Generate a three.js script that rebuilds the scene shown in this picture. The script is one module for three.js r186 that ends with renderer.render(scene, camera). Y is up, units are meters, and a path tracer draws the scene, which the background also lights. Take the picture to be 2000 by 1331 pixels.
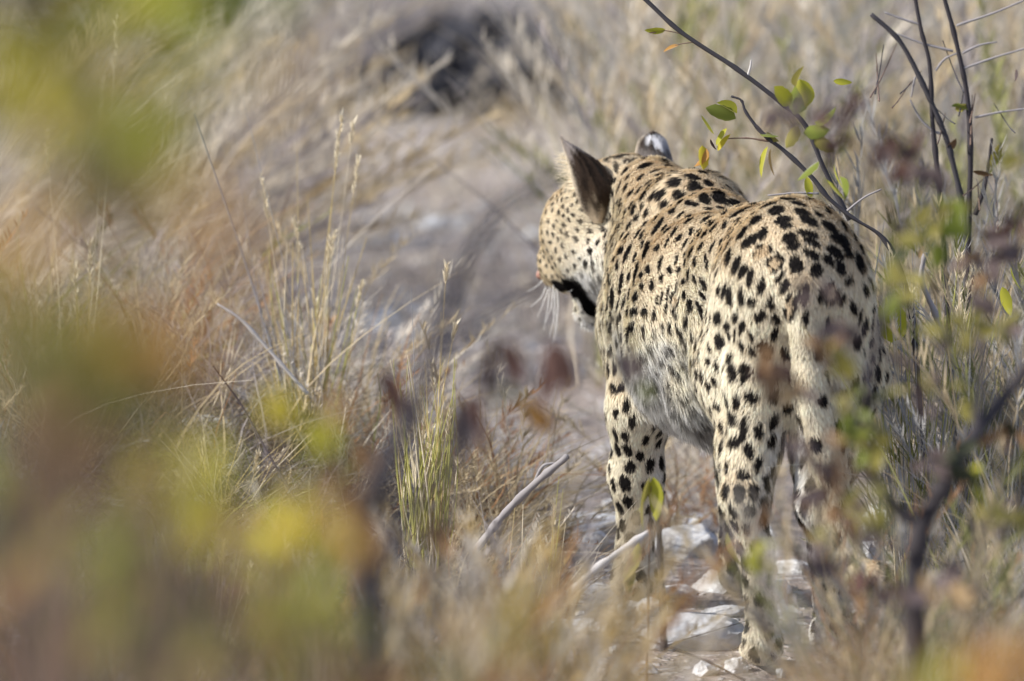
import * as THREE from 'three';
import { mergeGeometries } from 'three/addons/utils/BufferGeometryUtils.js';

// ---------------------------------------------------------------- camera, sky, sun, exposure
const TILT = THREE.MathUtils.degToRad(7.8), DIST = 16, HALF = 0.4725;      // long lens, 16 m away, half height of the frame at the animal
const AIM = new THREE.Vector3(0, 0.462, 0);
const scene = new THREE.Scene();
const camera = new THREE.PerspectiveCamera(2 * THREE.MathUtils.radToDeg(Math.atan(HALF / DIST)), 1024 / 681, 0.5, 1200);
camera.position.set(0, AIM.y + DIST * Math.sin(TILT), DIST * Math.cos(TILT));
camera.lookAt(AIM);
camera.focus = 16.3;
camera.userData.fStop = 3.9;
camera.updateMatrixWorld(true);

const SUN = new THREE.Vector3(-0.80, 0.59, 0.21).normalize();
{
  const W = 256, H = 128, data = new Float32Array(W * H * 4);
  for (let j = 0; j < H; j++) for (let i = 0; i < W; i++) {
    const el = ((j + 0.5) / H - 0.5) * Math.PI, az = ((i + 0.5) / W - 0.5) * 2 * Math.PI;
    const d = new THREE.Vector3(Math.cos(az) * Math.cos(el), Math.sin(el), Math.sin(az) * Math.cos(el));
    const up = Math.max(0, d.y), t = Math.pow(1 - up, 3), c = Math.max(0, d.dot(SUN)), glow = 0.35 * Math.pow(c, 8) + 0.12 * Math.pow(c, 2);
    const k = (j * W + i) * 4;
    data[k] = 0.25 + 0.36 * t + glow; data[k + 1] = 0.335 + 0.33 * t + glow * 0.94; data[k + 2] = 0.54 + 0.20 * t + glow * 0.8; data[k + 3] = 1;
  }
  const sky = new THREE.DataTexture(data, W, H, THREE.RGBAFormat, THREE.FloatType);
  sky.mapping = THREE.EquirectangularReflectionMapping; sky.magFilter = THREE.LinearFilter; sky.needsUpdate = true;
  scene.background = sky; scene.environment = sky;
}
const sun = new THREE.DirectionalLight(new THREE.Color(1, 0.955, 0.88), 5);
sun.name = 'sun';
sun.position.copy(SUN).multiplyScalar(30); sun.target.position.set(0, 0, 0);
sun.castShadow = true; sun.shadow.mapSize.set(2048, 2048);
Object.assign(sun.shadow.camera, { left: -8, right: 8, top: 8, bottom: -8, near: 1, far: 80 });
scene.add(sun, sun.target);
const renderer = new THREE.WebGLRenderer({ antialias: true });
renderer.toneMapping = THREE.LinearToneMapping;
renderer.toneMappingExposure = 1.36;
renderer.shadowMap.enabled = true;

// ---------------------------------------------------------------- helpers
function rngOf(seed) { let a = seed >>> 0; return () => { a = (a + 0x6d2b79f5) | 0; let t = Math.imul(a ^ (a >>> 15), 1 | a); t = (t + Math.imul(t ^ (t >>> 7), 61 | t)) ^ t; return ((t ^ (t >>> 14)) >>> 0) / 4294967296; }; }
const V = (x, y, z) => new THREE.Vector3(x, y, z);
const clamp = THREE.MathUtils.clamp, lerp = THREE.MathUtils.lerp, sstep = (a, b, x) => { const t = clamp((x - a) / (b - a), 0, 1); return t * t * (3 - 2 * t); };
const hash3 = (x, y, z) => { let n = Math.imul(x, 374761393) ^ Math.imul(y, 668265263) ^ Math.imul(z, 2147483647 - 91); n = Math.imul(n ^ (n >>> 13), 1274126177); return ((n ^ (n >>> 16)) >>> 0) / 4294967296; };
function noise(x, y, z) {                                                  // value noise, -1..1
  const ix = Math.floor(x), iy = Math.floor(y), iz = Math.floor(z), s = (t) => t * t * (3 - 2 * t), fx = s(x - ix), fy = s(y - iy), fz = s(z - iz);
  const q = (a, b) => lerp(lerp(hash3(ix, iy + a, iz + b), hash3(ix + 1, iy + a, iz + b), fx), 0, 0);
  return lerp(lerp(q(0, 0), q(1, 0), fy), lerp(q(0, 1), q(1, 1), fy), fz) * 2 - 1;
}
const fbm = (x, y, z, o = 4) => { let s = 0, a = 0.5; for (let i = 0; i < o; i++) { s += a * noise(x, y, z); x *= 2.03; y *= 2.03; z *= 2.03; a *= 0.5; } return s; };
const EYE = camera.position.clone(), RIGHT = V(1, 0, 0), UPV = V(0, Math.cos(TILT), -Math.sin(TILT)), FWD = V(0, -Math.sin(TILT), -Math.cos(TILT));
const ray = (px, py) => FWD.clone().addScaledVector(RIGHT, ((px - 1000) / 665.5) * (HALF / DIST)).addScaledVector(UPV, ((665.5 - py) / 665.5) * (HALF / DIST));
const at = (px, py, z) => { const d = ray(px, py); return EYE.clone().addScaledVector(d, (z - EYE.z) / d.z); };           // the point of the plane z that is seen there
const foot = (px, z, y) => { const dz = (EYE.z - z); const depth = (EYE.y - y) * Math.sin(TILT) + dz * Math.cos(TILT); return V(((px - 1000) / 665.5) * (HALF / DIST) * depth, y, z); };
const pixelOf = (p) => { const r = p.clone().sub(EYE), d = r.dot(FWD), k = 665.5 / (HALF / DIST) / d; return [1000 + r.dot(RIGHT) * k, 665.5 - r.dot(UPV) * k, d]; };
const lin = (r, g, b) => new THREE.Color().setRGB(r, g, b);
const taken = new Map();
function numbered(name) { const n = taken.get(name) ?? 0; taken.set(name, n + 1); return n ? `${name}_${String(n).padStart(3, '0')}` : name; }
function tag(o, label, category, group) { o.userData.label = label; o.userData.category = category; if (group) o.userData.group = group; return o; }
function thing(name, label, category, p, group) { const o = new THREE.Group(); o.name = numbered(name); o.position.copy(p); scene.add(o); return tag(o, label, category, group); }
function shade(o) { o.castShadow = true; o.receiveShadow = true; return o; }
function part(name, g, m, parent) { const o = shade(new THREE.Mesh(g, m)); o.name = name; parent.add(o); return o; }
const terrain = (x, z) => {
  const bank = 0.2 * sstep(0.02, -0.45, x) * sstep(-0.2, 0.95, -z) * sstep(3.4, 1.5, -z);
  const bankR = 0.10 * sstep(0.5, 0.9, x) * sstep(-0.2, 0.9, -z) * sstep(3.2, 1.6, -z);
  const rough = (0.016 * noise(x * 2.1, 3.3, z * 2.1) + 0.008 * noise(x * 7, 1.3, z * 7)) * sstep(40, 10, Math.abs(z)) * sstep(40, 10, Math.abs(x));
  const under = sstep(0.1, 0.5, Math.hypot((x - 0.3) * 1.0, (z + 0.3) * 0.7));        // level where the animal stands
  return bank + bankR + rough * under - 0.004;
};
// a tapered tube through points with a radius at each; a slight unevenness of the bark
function stemGeometry(points, radii, sides = 6, seed = 1, wobble = 0.12) {
  const curve = new THREE.CatmullRomCurve3(points, false, 'centripetal'), n = Math.max(6, points.length * 5), fr = curve.computeFrenetFrames(n, false);
  const pos = [], idx = [];
  for (let i = 0; i <= n; i++) {
    const t = i / n, p = curve.getPoint(t), f = t * (radii.length - 1), k = Math.min(radii.length - 2, Math.floor(f)), r = lerp(radii[k], radii[k + 1], f - k);
    const node = Math.pow(Math.abs(Math.sin(t * (4 + n * 0.35) + seed)), 14), knot = 1 + wobble * noise(t * 14 + seed, seed * 1.7, 0.5) + wobble * 2.2 * node;
    for (let j = 0; j < sides; j++) {
      const a = (j / sides) * 2 * Math.PI, rr = r * knot * (1 + wobble * 0.7 * noise(j * 1.3, t * 22, seed));
      pos.push(p.x + rr * (Math.cos(a) * fr.normals[i].x + Math.sin(a) * fr.binormals[i].x), p.y + rr * (Math.cos(a) * fr.normals[i].y + Math.sin(a) * fr.binormals[i].y), p.z + rr * (Math.cos(a) * fr.normals[i].z + Math.sin(a) * fr.binormals[i].z));
      if (i < n) { const a0 = i * sides + j, a1 = i * sides + (j + 1) % sides; idx.push(a0, a1, a0 + sides, a1, a1 + sides, a0 + sides); }
    }
  }
  for (let j = 1; j < sides - 1; j++) { idx.push(0, j + 1, j); const e = n * sides; idx.push(e, e + j, e + j + 1); }
  const g = new THREE.BufferGeometry(); g.setAttribute('position', new THREE.Float32BufferAttribute(pos, 3)); g.setIndex(idx); g.computeVertexNormals();
  return g;
}
// ---------------------------------------------------------------- ground
{
  const W = 1024, rnd = rngOf(3), data = new Uint8Array(W * W * 4), bump = new Uint8Array(W * W * 4);
  const wrap = (x, y, f, s) => {                                           // noise that repeats with the tile
    const gx = x * f / W, gy = y * f / W, ix = Math.floor(gx), iy = Math.floor(gy), fx = gx - ix, fy = gy - iy, q = (a, b) => hash3((ix + a) % f, (iy + b) % f, s), t = (v) => v * v * (3 - 2 * v);
    return lerp(lerp(q(0, 0), q(1, 0), t(fx)), lerp(q(0, 1), q(1, 1), t(fx)), t(fy));
  };
  for (let y = 0; y < W; y++) for (let x = 0; x < W; x++) {
    const k = (y * W + x) * 4, a = wrap(x, y, 6, 1), b = wrap(x, y, 24, 2), c = wrap(x, y, 90, 3), d = wrap(x, y, 300, 4), pale = sstep(0.5, 0.75, a * 0.5 + b * 0.3 + c * 0.2), stone = sstep(0.74, 0.82, c) * 0.6 + sstep(0.85, 0.92, d) * 0.3;
    const t = clamp(0.45 * pale + stone, 0, 1), g = 0.86 + 0.28 * (d - 0.5) + 0.2 * (c - 0.5);
    data[k] = 255 * clamp(lerp(0.60, 0.77, t) * g, 0, 1); data[k + 1] = 255 * clamp(lerp(0.55, 0.755, t) * g, 0, 1); data[k + 2] = 255 * clamp(lerp(0.52, 0.75, t) * g, 0, 1); data[k + 3] = 255;
    const e = 255 * clamp(0.3 * b + 0.35 * c + 0.2 * d + 0.35 * stone, 0, 1); bump[k] = bump[k + 1] = bump[k + 2] = e; bump[k + 3] = 255;
  }
  const tex = (arr, srgb) => { const t = new THREE.DataTexture(arr, W, W); t.wrapS = t.wrapT = THREE.RepeatWrapping; t.magFilter = THREE.LinearFilter; if (srgb) t.colorSpace = THREE.SRGBColorSpace; t.needsUpdate = true; return t; };
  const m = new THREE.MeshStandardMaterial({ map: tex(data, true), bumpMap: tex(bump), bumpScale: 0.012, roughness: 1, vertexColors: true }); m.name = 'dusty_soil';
  const nx = 260, nz = 300, pos = [], uv = [], gc = [], idx = [];
  for (let j = 0; j <= nz; j++) for (let i = 0; i <= nx; i++) {
    const u = (i / nx) * 2 - 1, v = (j / nz) * 2 - 1, x = 2.6 * u + 500 * Math.pow(u, 9), z = -0.5 + 5.5 * v + 500 * Math.pow(v, 9);
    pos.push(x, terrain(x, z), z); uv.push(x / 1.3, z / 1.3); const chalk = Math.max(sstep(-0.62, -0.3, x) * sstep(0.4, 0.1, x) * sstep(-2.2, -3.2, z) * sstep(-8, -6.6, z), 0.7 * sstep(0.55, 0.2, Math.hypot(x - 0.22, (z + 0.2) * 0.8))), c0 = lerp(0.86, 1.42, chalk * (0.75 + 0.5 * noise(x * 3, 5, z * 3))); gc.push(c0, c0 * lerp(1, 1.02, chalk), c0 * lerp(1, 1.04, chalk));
    if (i < nx && j < nz) { const a = j * (nx + 1) + i; idx.push(a, a + nx + 1, a + 1, a + 1, a + nx + 1, a + nx + 2); }
  }
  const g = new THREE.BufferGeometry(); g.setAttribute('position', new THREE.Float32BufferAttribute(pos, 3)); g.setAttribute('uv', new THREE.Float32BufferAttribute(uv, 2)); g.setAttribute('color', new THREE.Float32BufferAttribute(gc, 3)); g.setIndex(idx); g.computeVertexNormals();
  const o = part('ground', g, m, scene); o.userData.kind = 'structure'; o.userData.label = 'pale dusty stony soil';
}
// the point of the ground that is seen at a pixel
function groundAt(px, py) { let lo = 8, hi = -40; for (let i = 0; i < 60; i++) { const m = (lo + hi) / 2, p = at(px, py, m); if (p.y < terrain(p.x, m)) hi = m; else lo = m; } return at(px, py, (lo + hi) / 2); }
// ---- pale limestone
{
  const mats = [[0.58, 0.585, 0.595], [0.47, 0.47, 0.48], [0.66, 0.66, 0.665]].map((c, i) => { const m = new THREE.MeshStandardMaterial({ color: lin(...c), roughness: 0.95, vertexColors: true }); m.name = 'limestone'; return m; });
  let seed = 0;
  function rock(name, label, px, py, w, h, group, where) {
    const p = where ?? groundAt(px, py), rnd = rngOf(900 + ++seed), d = EYE.distanceTo(p), m = 0.00071 * d / 16, g = new THREE.IcosahedronGeometry(1, w > 60 ? 9 : 5), a = g.attributes.position, col = [], s = seed * 3.7;
    const cuts = []; for (let i = 0; i < 15; i++) cuts.push([V(rnd() - 0.5, rnd() - 0.35, rnd() - 0.5).normalize(), 0.5 + 0.36 * rnd()]);
    for (let i = 0; i < a.count; i++) {
      const v = V(a.getX(i), a.getY(i), a.getZ(i));
      for (const [n, l] of cuts) { const e = v.dot(n) - l; if (e > 0) v.addScaledVector(n, -e * 0.96); }
      const f = fbm(v.x * 2.2 + s, v.y * 2.2, v.z * 2.2, 5), fine = noise(v.x * 14 + s, v.y * 14, v.z * 14); v.multiplyScalar(1 + 0.2 * f + 0.035 * fine);
      a.setXYZ(i, v.x * w / 2 * m, v.y * h / 2 * m * 1.25, v.z * (w * 0.8) / 2 * m);
      const pit = sstep(0.25, 0.6, fbm(v.x * 6 + s, v.y * 6, v.z * 6, 3) + 0.3 * f), t = 1 - 0.42 * pit + 0.12 * fine; col.push(t, t * (1 - 0.03 * pit), t * (1 - 0.08 * pit));
    }
    g.setAttribute('color', new THREE.Float32BufferAttribute(col, 3)); g.deleteAttribute('uv'); g.computeVertexNormals(); g.rotateY(rnd() * 6);
    const o = shade(new THREE.Mesh(g, mats[seed % 3])); o.name = numbered(name); o.position.copy(p); o.position.y += h * m * 0.22; scene.add(o); return tag(o, label, 'rock', group);
  }
  rock('limestone_rock', 'broad rough pale rock low in front of the left hind paw', 1345, 1262, 230, 95);
  rock('limestone_rock', 'small bright white stone beside the left hind paw at the bottom', 1440, 1312, 66, 48);
  rock('limestone_rock', 'pale flat rock behind the left hind leg', 1405, 1150, 130, 60);
  rock('limestone_rock', 'grey rock between the front and hind legs', 1350, 1085, 150, 80);
  rock('limestone_rock', 'white rock left of the front paw', 1150, 1075, 100, 70);
  rock('limestone_rock', 'long grey slab behind the white rock left of the front paw', 1150, 1028, 190, 44);
  rock('limestone_rock', 'pale rock behind the right hind paw', 1680, 1130, 120, 110);
  rock('limestone_rock', 'whitish rock half hidden by foreground grass right of the hind legs', 1720, 1040, 100, 70);
  rock('limestone_rock', 'pale blurred rock in the clearing, with a bright top', 865, 452, 170, 40);
  rock('limestone_rock', 'pale blurred flat rock in the clearing, left of the bright one', 770, 472, 110, 30);
  rock('limestone_rock', 'pale rock on the ground left of the yellow leaf', 410, 850, 150, 60);
  rock('limestone_rock', 'pale stone behind the upright green stems', 740, 640, 130, 50);
  const rnd = rngOf(41);
  for (let i = 0; i < 22; i++) { const px = lerp(1090, 1570, rnd()), py = lerp(1000, 1330, rnd()); rock('broken_rock', 'broken piece of pale grey rock in the strip of stones under the leopard', px, py, 55 + 70 * rnd(), 26 + 34 * rnd(), 'broken rock under the leopard'); }
  for (let i = 0; i < 60; i++) { const px = lerp(1010, 1760, rnd()), py = lerp(980, 1325, rnd()); rock('pale_stone', 'small pale stone lying on the dusty ground around the paws', px, py, 18 + 34 * rnd() * rnd(), 12 + 18 * rnd(), 'small stones on the ground around the paws'); }
  for (let i = 0; i < 26; i++) { const px = lerp(330, 720, rnd()), py = lerp(840, 1010, rnd()); rock('pale_stone', 'small pale stone on the bank left of the upright green stems', px, py, 18 + 40 * rnd() * rnd(), 10 + 16 * rnd(), 'small stones on the bank at left'); }
  for (let i = 0; i < 34; i++) { const px = lerp(700, 1080, rnd()), py = lerp(390, 700, rnd()); rock('pale_stone', 'pale stone lying in the clearing behind the leopard\'s head', px, py, 24 + 60 * rnd() * rnd(), 10 + 20 * rnd(), 'stones in the clearing'); }
}
// ---------------------------------------------------------------- the leopard
// bones: [x pixel, y pixel, z, radius] to the same, blend, fur length, kind. Hair lies from the first end towards the second.
const bones = [];
function bone(a, b, k = 0.035, fur = 0.014, kind = 'body') {
  const p = Array.isArray(a) ? at(a[0], a[1], a[2]) : a.p, q = Array.isArray(b) ? at(b[0], b[1], b[2]) : b.p;
  bones.push({ a: p, ra: Array.isArray(a) ? a[3] : a.r, b: q, rb: Array.isArray(b) ? b[3] : b.r, k, fur, kind });
}
const onGround = (px, z, y, r) => ({ p: foot(px, z, y), r });
// trunk, from the shoulders back
bone([1328, 548, -0.52, 0.098], [1400, 560, -0.36, 0.093], 0.05, 0.015);
bone([1400, 560, -0.36, 0.093], [1485, 535, -0.2, 0.084], 0.05, 0.015);
bone([1485, 535, -0.2, 0.084], [1555, 522, 0.0, 0.088], 0.05, 0.013);
bone([1324, 640, -0.54, 0.096], [1372, 665, -0.36, 0.086], 0.05, 0.018, 'belly');
bone([1372, 665, -0.36, 0.086], [1445, 660, -0.18, 0.07], 0.05, 0.02, 'belly');
bone([1334, 735, -0.44, 0.066], [1408, 768, -0.26, 0.056], 0.045, 0.03, 'belly');
bone([1408, 768, -0.26, 0.056], [1470, 740, -0.12, 0.045], 0.04, 0.026, 'belly');
bone([1548, 470, -0.02, 0.05], [1562, 520, 0.045, 0.055], 0.04, 0.012);
// shoulders
bone([1342, 392, -0.55, 0.034], [1268, 600, -0.6, 0.057], 0.04, 0.012);
bone([1398, 412, -0.58, 0.036], [1425, 610, -0.64, 0.06], 0.04, 0.012);
bone([1372, 408, -0.6, 0.036], [1395, 470, -0.46, 0.07], 0.05, 0.012);
bone([1282, 520, -0.66, 0.06], [1283, 650, -0.62, 0.066], 0.04, 0.015);
bone([1340, 600, -0.68, 0.075], [1345, 690, -0.62, 0.075], 0.045, 0.018, 'belly');
// left foreleg
bone([1262, 640, -0.6, 0.06], [1250, 800, -0.5, 0.042], 0.04, 0.011);
bone([1250, 800, -0.5, 0.041], [1243, 930, -0.53, 0.033], 0.03, 0.009, 'leg');
bone([1243, 930, -0.53, 0.033], [1240, 1070, -0.56, 0.022], 0.03, 0.008, 'leg');
bone([1240, 1070, -0.56, 0.022], onGround(1240, -0.565, 0.04, 0.024), 0.02, 0.007, 'leg');
bone(onGround(1240, -0.565, 0.036, 0.03), onGround(1237, -0.615, 0.026, 0.027), 0.025, 0.007, 'leg');
for (const o of [-24, -8, 9, 24]) bone(onGround(1238 + o * 0.7, -0.6, 0.024, 0.014), onGround(1238 + o, -0.645 + Math.abs(o) * 0.0005, 0.016, 0.013), 0.008, 0.005, 'leg');
// right foreleg
bone([1425, 630, -0.64, 0.058], [1440, 800, -0.56, 0.04], 0.04, 0.011);
bone([1440, 800, -0.56, 0.04], [1447, 1060, -0.62, 0.026], 0.03, 0.008, 'leg');
bone([1447, 1060, -0.62, 0.026], onGround(1450, -0.64, 0.04, 0.026), 0.02, 0.007, 'leg');
bone(onGround(1450, -0.64, 0.036, 0.03), onGround(1449, -0.69, 0.026, 0.027), 0.025, 0.007, 'leg');
for (const o of [-24, -8, 9, 24]) bone(onGround(1449 + o * 0.7, -0.675, 0.024, 0.014), onGround(1449 + o, -0.72 + Math.abs(o) * 0.0005, 0.016, 0.013), 0.008, 0.005, 'leg');
// left hind leg
bone([1492, 575, -0.03, 0.066], [1456, 735, -0.12, 0.06], 0.045, 0.013);
bone([1522, 580, 0.05, 0.044], [1492, 740, 0.0, 0.046], 0.045, 0.014);
bone([1458, 730, -0.12, 0.058], [1462, 880, -0.03, 0.038], 0.035, 0.011, 'leg');
bone([1492, 740, 0.0, 0.044], [1472, 900, 0.03, 0.03], 0.035, 0.016, 'leg');
bone([1462, 880, -0.03, 0.038], [1456, 975, 0.045, 0.029], 0.03, 0.012, 'leg');
bone([1456, 975, 0.045, 0.029], [1476, 1080, 0.04, 0.0205], 0.025, 0.009, 'leg');
bone([1476, 1080, 0.04, 0.0205], onGround(1490, 0.025, 0.055, 0.021), 0.02, 0.008, 'leg');
bone(onGround(1490, 0.025, 0.036, 0.024), onGround(1488, -0.045, 0.024, 0.025), 0.025, 0.007, 'leg');
for (const o of [-24, -8, 9, 24]) bone(onGround(1488 + o * 0.7, -0.04, 0.022, 0.014), onGround(1487 + o, -0.085 + Math.abs(o) * 0.0005, 0.015, 0.013), 0.008, 0.005, 'leg');
// right hind leg
bone([1622, 575, -0.01, 0.058], [1648, 735, -0.1, 0.056], 0.045, 0.013);
bone([1596, 580, 0.06, 0.042], [1614, 740, 0.01, 0.044], 0.045, 0.014);
bone([1646, 730, -0.1, 0.055], [1620, 880, -0.02, 0.041], 0.035, 0.011, 'leg');
bone([1614, 740, 0.01, 0.042], [1604, 900, 0.03, 0.03], 0.035, 0.016, 'leg');
bone([1618, 880, -0.02, 0.041], [1604, 985, 0.04, 0.031], 0.03, 0.012, 'leg');
bone([1604, 985, 0.04, 0.03], [1614, 1080, 0.02, 0.021], 0.025, 0.009, 'leg');
bone([1614, 1080, 0.02, 0.021], onGround(1628, -0.03, 0.055, 0.025), 0.02, 0.008, 'leg');
bone(onGround(1628, -0.03, 0.04, 0.028), onGround(1630, -0.1, 0.026, 0.027), 0.025, 0.007, 'leg');
for (const o of [-24, -8, 9, 24]) bone(onGround(1630 + o * 0.7, -0.095, 0.022, 0.014), onGround(1630 + o, -0.14 + Math.abs(o) * 0.0005, 0.015, 0.013), 0.008, 0.005, 'leg');
// tail
bone([1562, 500, 0.06, 0.03], [1570, 570, 0.105, 0.024], 0.03, 0.012, 'tail');
bone([1570, 570, 0.105, 0.024], [1582, 740, 0.12, 0.02], 0.015, 0.012, 'tail');
bone([1582, 740, 0.12, 0.02], [1612, 900, 0.12, 0.018], 0.015, 0.012, 'tail');
bone([1612, 900, 0.12, 0.018], [1640, 1020, 0.13, 0.017], 0.015, 0.013, 'tail');
bone([1640, 1020, 0.13, 0.017], [1672, 1115, 0.17, 0.016], 0.015, 0.014, 'tail');
bone([1672, 1115, 0.17, 0.016], [1716, 1120, 0.21, 0.013], 0.015, 0.014, 'tail');
// neck and throat, from the head back
bone([1274, 384, -0.76, 0.055], [1326, 455, -0.6, 0.079], 0.04, 0.013);
bone([1256, 462, -0.77, 0.045], [1284, 540, -0.64, 0.06], 0.04, 0.017);
bone([1238, 540, -0.76, 0.04], [1290, 610, -0.66, 0.06], 0.04, 0.02, 'throat');
// head, from the nose back
bone([1182, 402, -0.865, 0.055], [1226, 374, -0.825, 0.054], 0.03, 0.008, 'face');
bone([1126, 418, -0.9, 0.042], [1182, 402, -0.855, 0.058], 0.03, 0.007, 'face');
bone([1120, 462, -0.905, 0.044], [1162, 452, -0.87, 0.052], 0.03, 0.008, 'face');
bone([1088, 508, -0.945, 0.027], [1118, 448, -0.905, 0.036], 0.022, 0.005, 'face');
bone([1078, 530, -0.955, 0.017], [1090, 512, -0.94, 0.024], 0.014, 0.004, 'face');
bone([1100, 530, -0.925, 0.023], [1130, 500, -0.885, 0.034], 0.016, 0.007, 'face');
bone([1105, 556, -0.92, 0.012], [1132, 540, -0.885, 0.022], 0.012, 0.006, 'face');
bone([1076, 545, -0.965, 0.011], [1094, 553, -0.945, 0.012], 0.01, 0.004, 'face');
bone([1146, 603, -0.885, 0.014], [1168, 540, -0.855, 0.028], 0.014, 0.008, 'throat');
bone([1152, 618, -0.885, 0.013], [1180, 566, -0.83, 0.034], 0.02, 0.012, 'throat');
bone([1160, 510, -0.86, 0.046], [1215, 520, -0.78, 0.046], 0.03, 0.012, 'throat');

function boneDistance(b, x, y, z) {
  const dx = b.b.x - b.a.x, dy = b.b.y - b.a.y, dz = b.b.z - b.a.z, px = x - b.a.x, py = y - b.a.y, pz = z - b.a.z;
  const t = clamp((px * dx + py * dy + pz * dz) / (dx * dx + dy * dy + dz * dz + 1e-9), 0, 1);
  const ex = px - t * dx, ey = py - t * dy, ez = pz - t * dz;
  return Math.sqrt(ex * ex + ey * ey + ez * ez) - (b.ra + (b.rb - b.ra) * t);
}
const body = (() => {
  const h = 0.0044, lo = V(1e9, 1e9, 1e9), hi = V(-1e9, -1e9, -1e9);
  for (const b of bones) for (const [p, r] of [[b.a, b.ra], [b.b, b.rb]]) { lo.min(p.clone().subScalar(r + 0.02)); hi.max(p.clone().addScalar(r + 0.02)); }
  const nx = Math.ceil((hi.x - lo.x) / h) + 1, ny = Math.ceil((hi.y - lo.y) / h) + 1, nz = Math.ceil((hi.z - lo.z) / h) + 1;
  const F = new Float32Array(nx * ny * nz).fill(0.2);
  for (const b of bones) {
    const m = 0.06, r = Math.max(b.ra, b.rb) + m, c = (v, l, n) => clamp(v, 0, n - 1);
    const x0 = c(Math.floor((Math.min(b.a.x, b.b.x) - r - lo.x) / h), 0, nx), x1 = c(Math.ceil((Math.max(b.a.x, b.b.x) + r - lo.x) / h), 0, nx);
    const y0 = c(Math.floor((Math.min(b.a.y, b.b.y) - r - lo.y) / h), 0, ny), y1 = c(Math.ceil((Math.max(b.a.y, b.b.y) + r - lo.y) / h), 0, ny);
    const z0 = c(Math.floor((Math.min(b.a.z, b.b.z) - r - lo.z) / h), 0, nz), z1 = c(Math.ceil((Math.max(b.a.z, b.b.z) + r - lo.z) / h), 0, nz);
    for (let k = z0; k <= z1; k++) for (let j = y0; j <= y1; j++) for (let i = x0; i <= x1; i++) {
      const d = boneDistance(b, lo.x + i * h, lo.y + j * h, lo.z + k * h), at0 = (k * ny + j) * nx + i, f = F[at0], e = Math.max(b.k - Math.abs(f - d), 0) / b.k;
      F[at0] = Math.min(f, d) - e * e * b.k * 0.25;
    }
  }
  const pos = [], cellOf = new Int32Array(nx * ny * nz).fill(-1), idx = [];
  const id = (i, j, k) => (k * ny + j) * nx + i;
  for (let k = 0; k < nz - 1; k++) for (let j = 0; j < ny - 1; j++) for (let i = 0; i < nx - 1; i++) {
    let mask = 0; const f = [];
    for (let c = 0; c < 8; c++) { const v = F[id(i + (c & 1), j + ((c >> 1) & 1), k + (c >> 2))]; f.push(v); if (v < 0) mask |= 1 << c; }
    if (mask === 0 || mask === 255) continue;
    let n = 0, x = 0, y = 0, z = 0;
    for (let c = 0; c < 8; c++) for (const bit of [1, 2, 4]) if (!(c & bit)) {
      const d = c | bit;
      if ((f[c] < 0) !== (f[d] < 0)) { const t = f[c] / (f[c] - f[d]); x += (c & 1) + (bit === 1 ? t : 0); y += ((c >> 1) & 1) + (bit === 2 ? t : 0); z += (c >> 2) + (bit === 4 ? t : 0); n++; }
    }
    cellOf[id(i, j, k)] = pos.length / 3;
    pos.push(lo.x + (i + x / n) * h, lo.y + (j + y / n) * h, lo.z + (k + z / n) * h);
  }
  const quad = (a, b, c, d, flip) => { if (a < 0 || b < 0 || c < 0 || d < 0) return; flip ? idx.push(a, c, b, a, d, c) : idx.push(a, b, c, a, c, d); };
  for (let k = 1; k < nz - 1; k++) for (let j = 1; j < ny - 1; j++) for (let i = 1; i < nx - 1; i++) {
    const s = F[id(i, j, k)] < 0;
    if (s !== F[id(i + 1, j, k)] < 0) quad(cellOf[id(i, j - 1, k - 1)], cellOf[id(i, j, k - 1)], cellOf[id(i, j, k)], cellOf[id(i, j - 1, k)], !s);
    if (s !== F[id(i, j + 1, k)] < 0) quad(cellOf[id(i - 1, j, k - 1)], cellOf[id(i, j, k - 1)], cellOf[id(i, j, k)], cellOf[id(i - 1, j, k)], s);
    if (s !== F[id(i, j, k + 1)] < 0) quad(cellOf[id(i - 1, j - 1, k)], cellOf[id(i, j - 1, k)], cellOf[id(i, j, k)], cellOf[id(i - 1, j, k)], !s);
  }
  return { pos, idx };
})();

// ears: a cupped sheet between two edges, as thick as an ear, grown into the skull
const earFrom = body.pos.length / 3, earData = [];
function ear(L, R, bulge, kind) {
  const nu = 26, nv = 26, first = body.pos.length / 3, cl = new THREE.CatmullRomCurve3(L.map((p) => at(...p))), cr = new THREE.CatmullRomCurve3(R.map((p) => at(...p)));
  for (const side of [0, 1]) for (let j = 0; j <= nv; j++) for (let i = 0; i <= nu; i++) {
    const v = j / nv, u = i / nu, p = cl.getPoint(v).lerp(cr.getPoint(v), u), b = Math.sin(Math.PI * u) * bulge * (1 - v * v * 0.75), edge = Math.min(1, 6 * Math.min(u, 1 - u, 1 - v));
    p.x += (side ? -0.0012 : 0) * edge; p.z += b - (side ? 0.0032 * edge : 0) + 0.0016 * noise(u * 5, v * 6, bulge * 99); p.y += b * 0.15;
    body.pos.push(p.x, p.y, p.z); earData.push({ u, v, side, kind });
  }
  for (const side of [0, 1]) for (let j = 0; j < nv; j++) for (let i = 0; i < nu; i++) {
    const a = first + side * (nu + 1) * (nv + 1) + j * (nu + 1) + i, b = a + 1, c = a + nu + 1, d = c + 1;
    side ? body.idx.push(a, c, b, b, c, d) : body.idx.push(a, b, c, b, d, c);
  }
}
ear([[1152, 436, -0.812], [1127, 382, -0.79], [1110, 322, -0.81], [1094, 269, -0.83]], [[1186, 438, -0.80], [1208, 376, -0.77], [1180, 325, -0.782], [1101, 271, -0.826]], 0.026, 'left');
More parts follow.
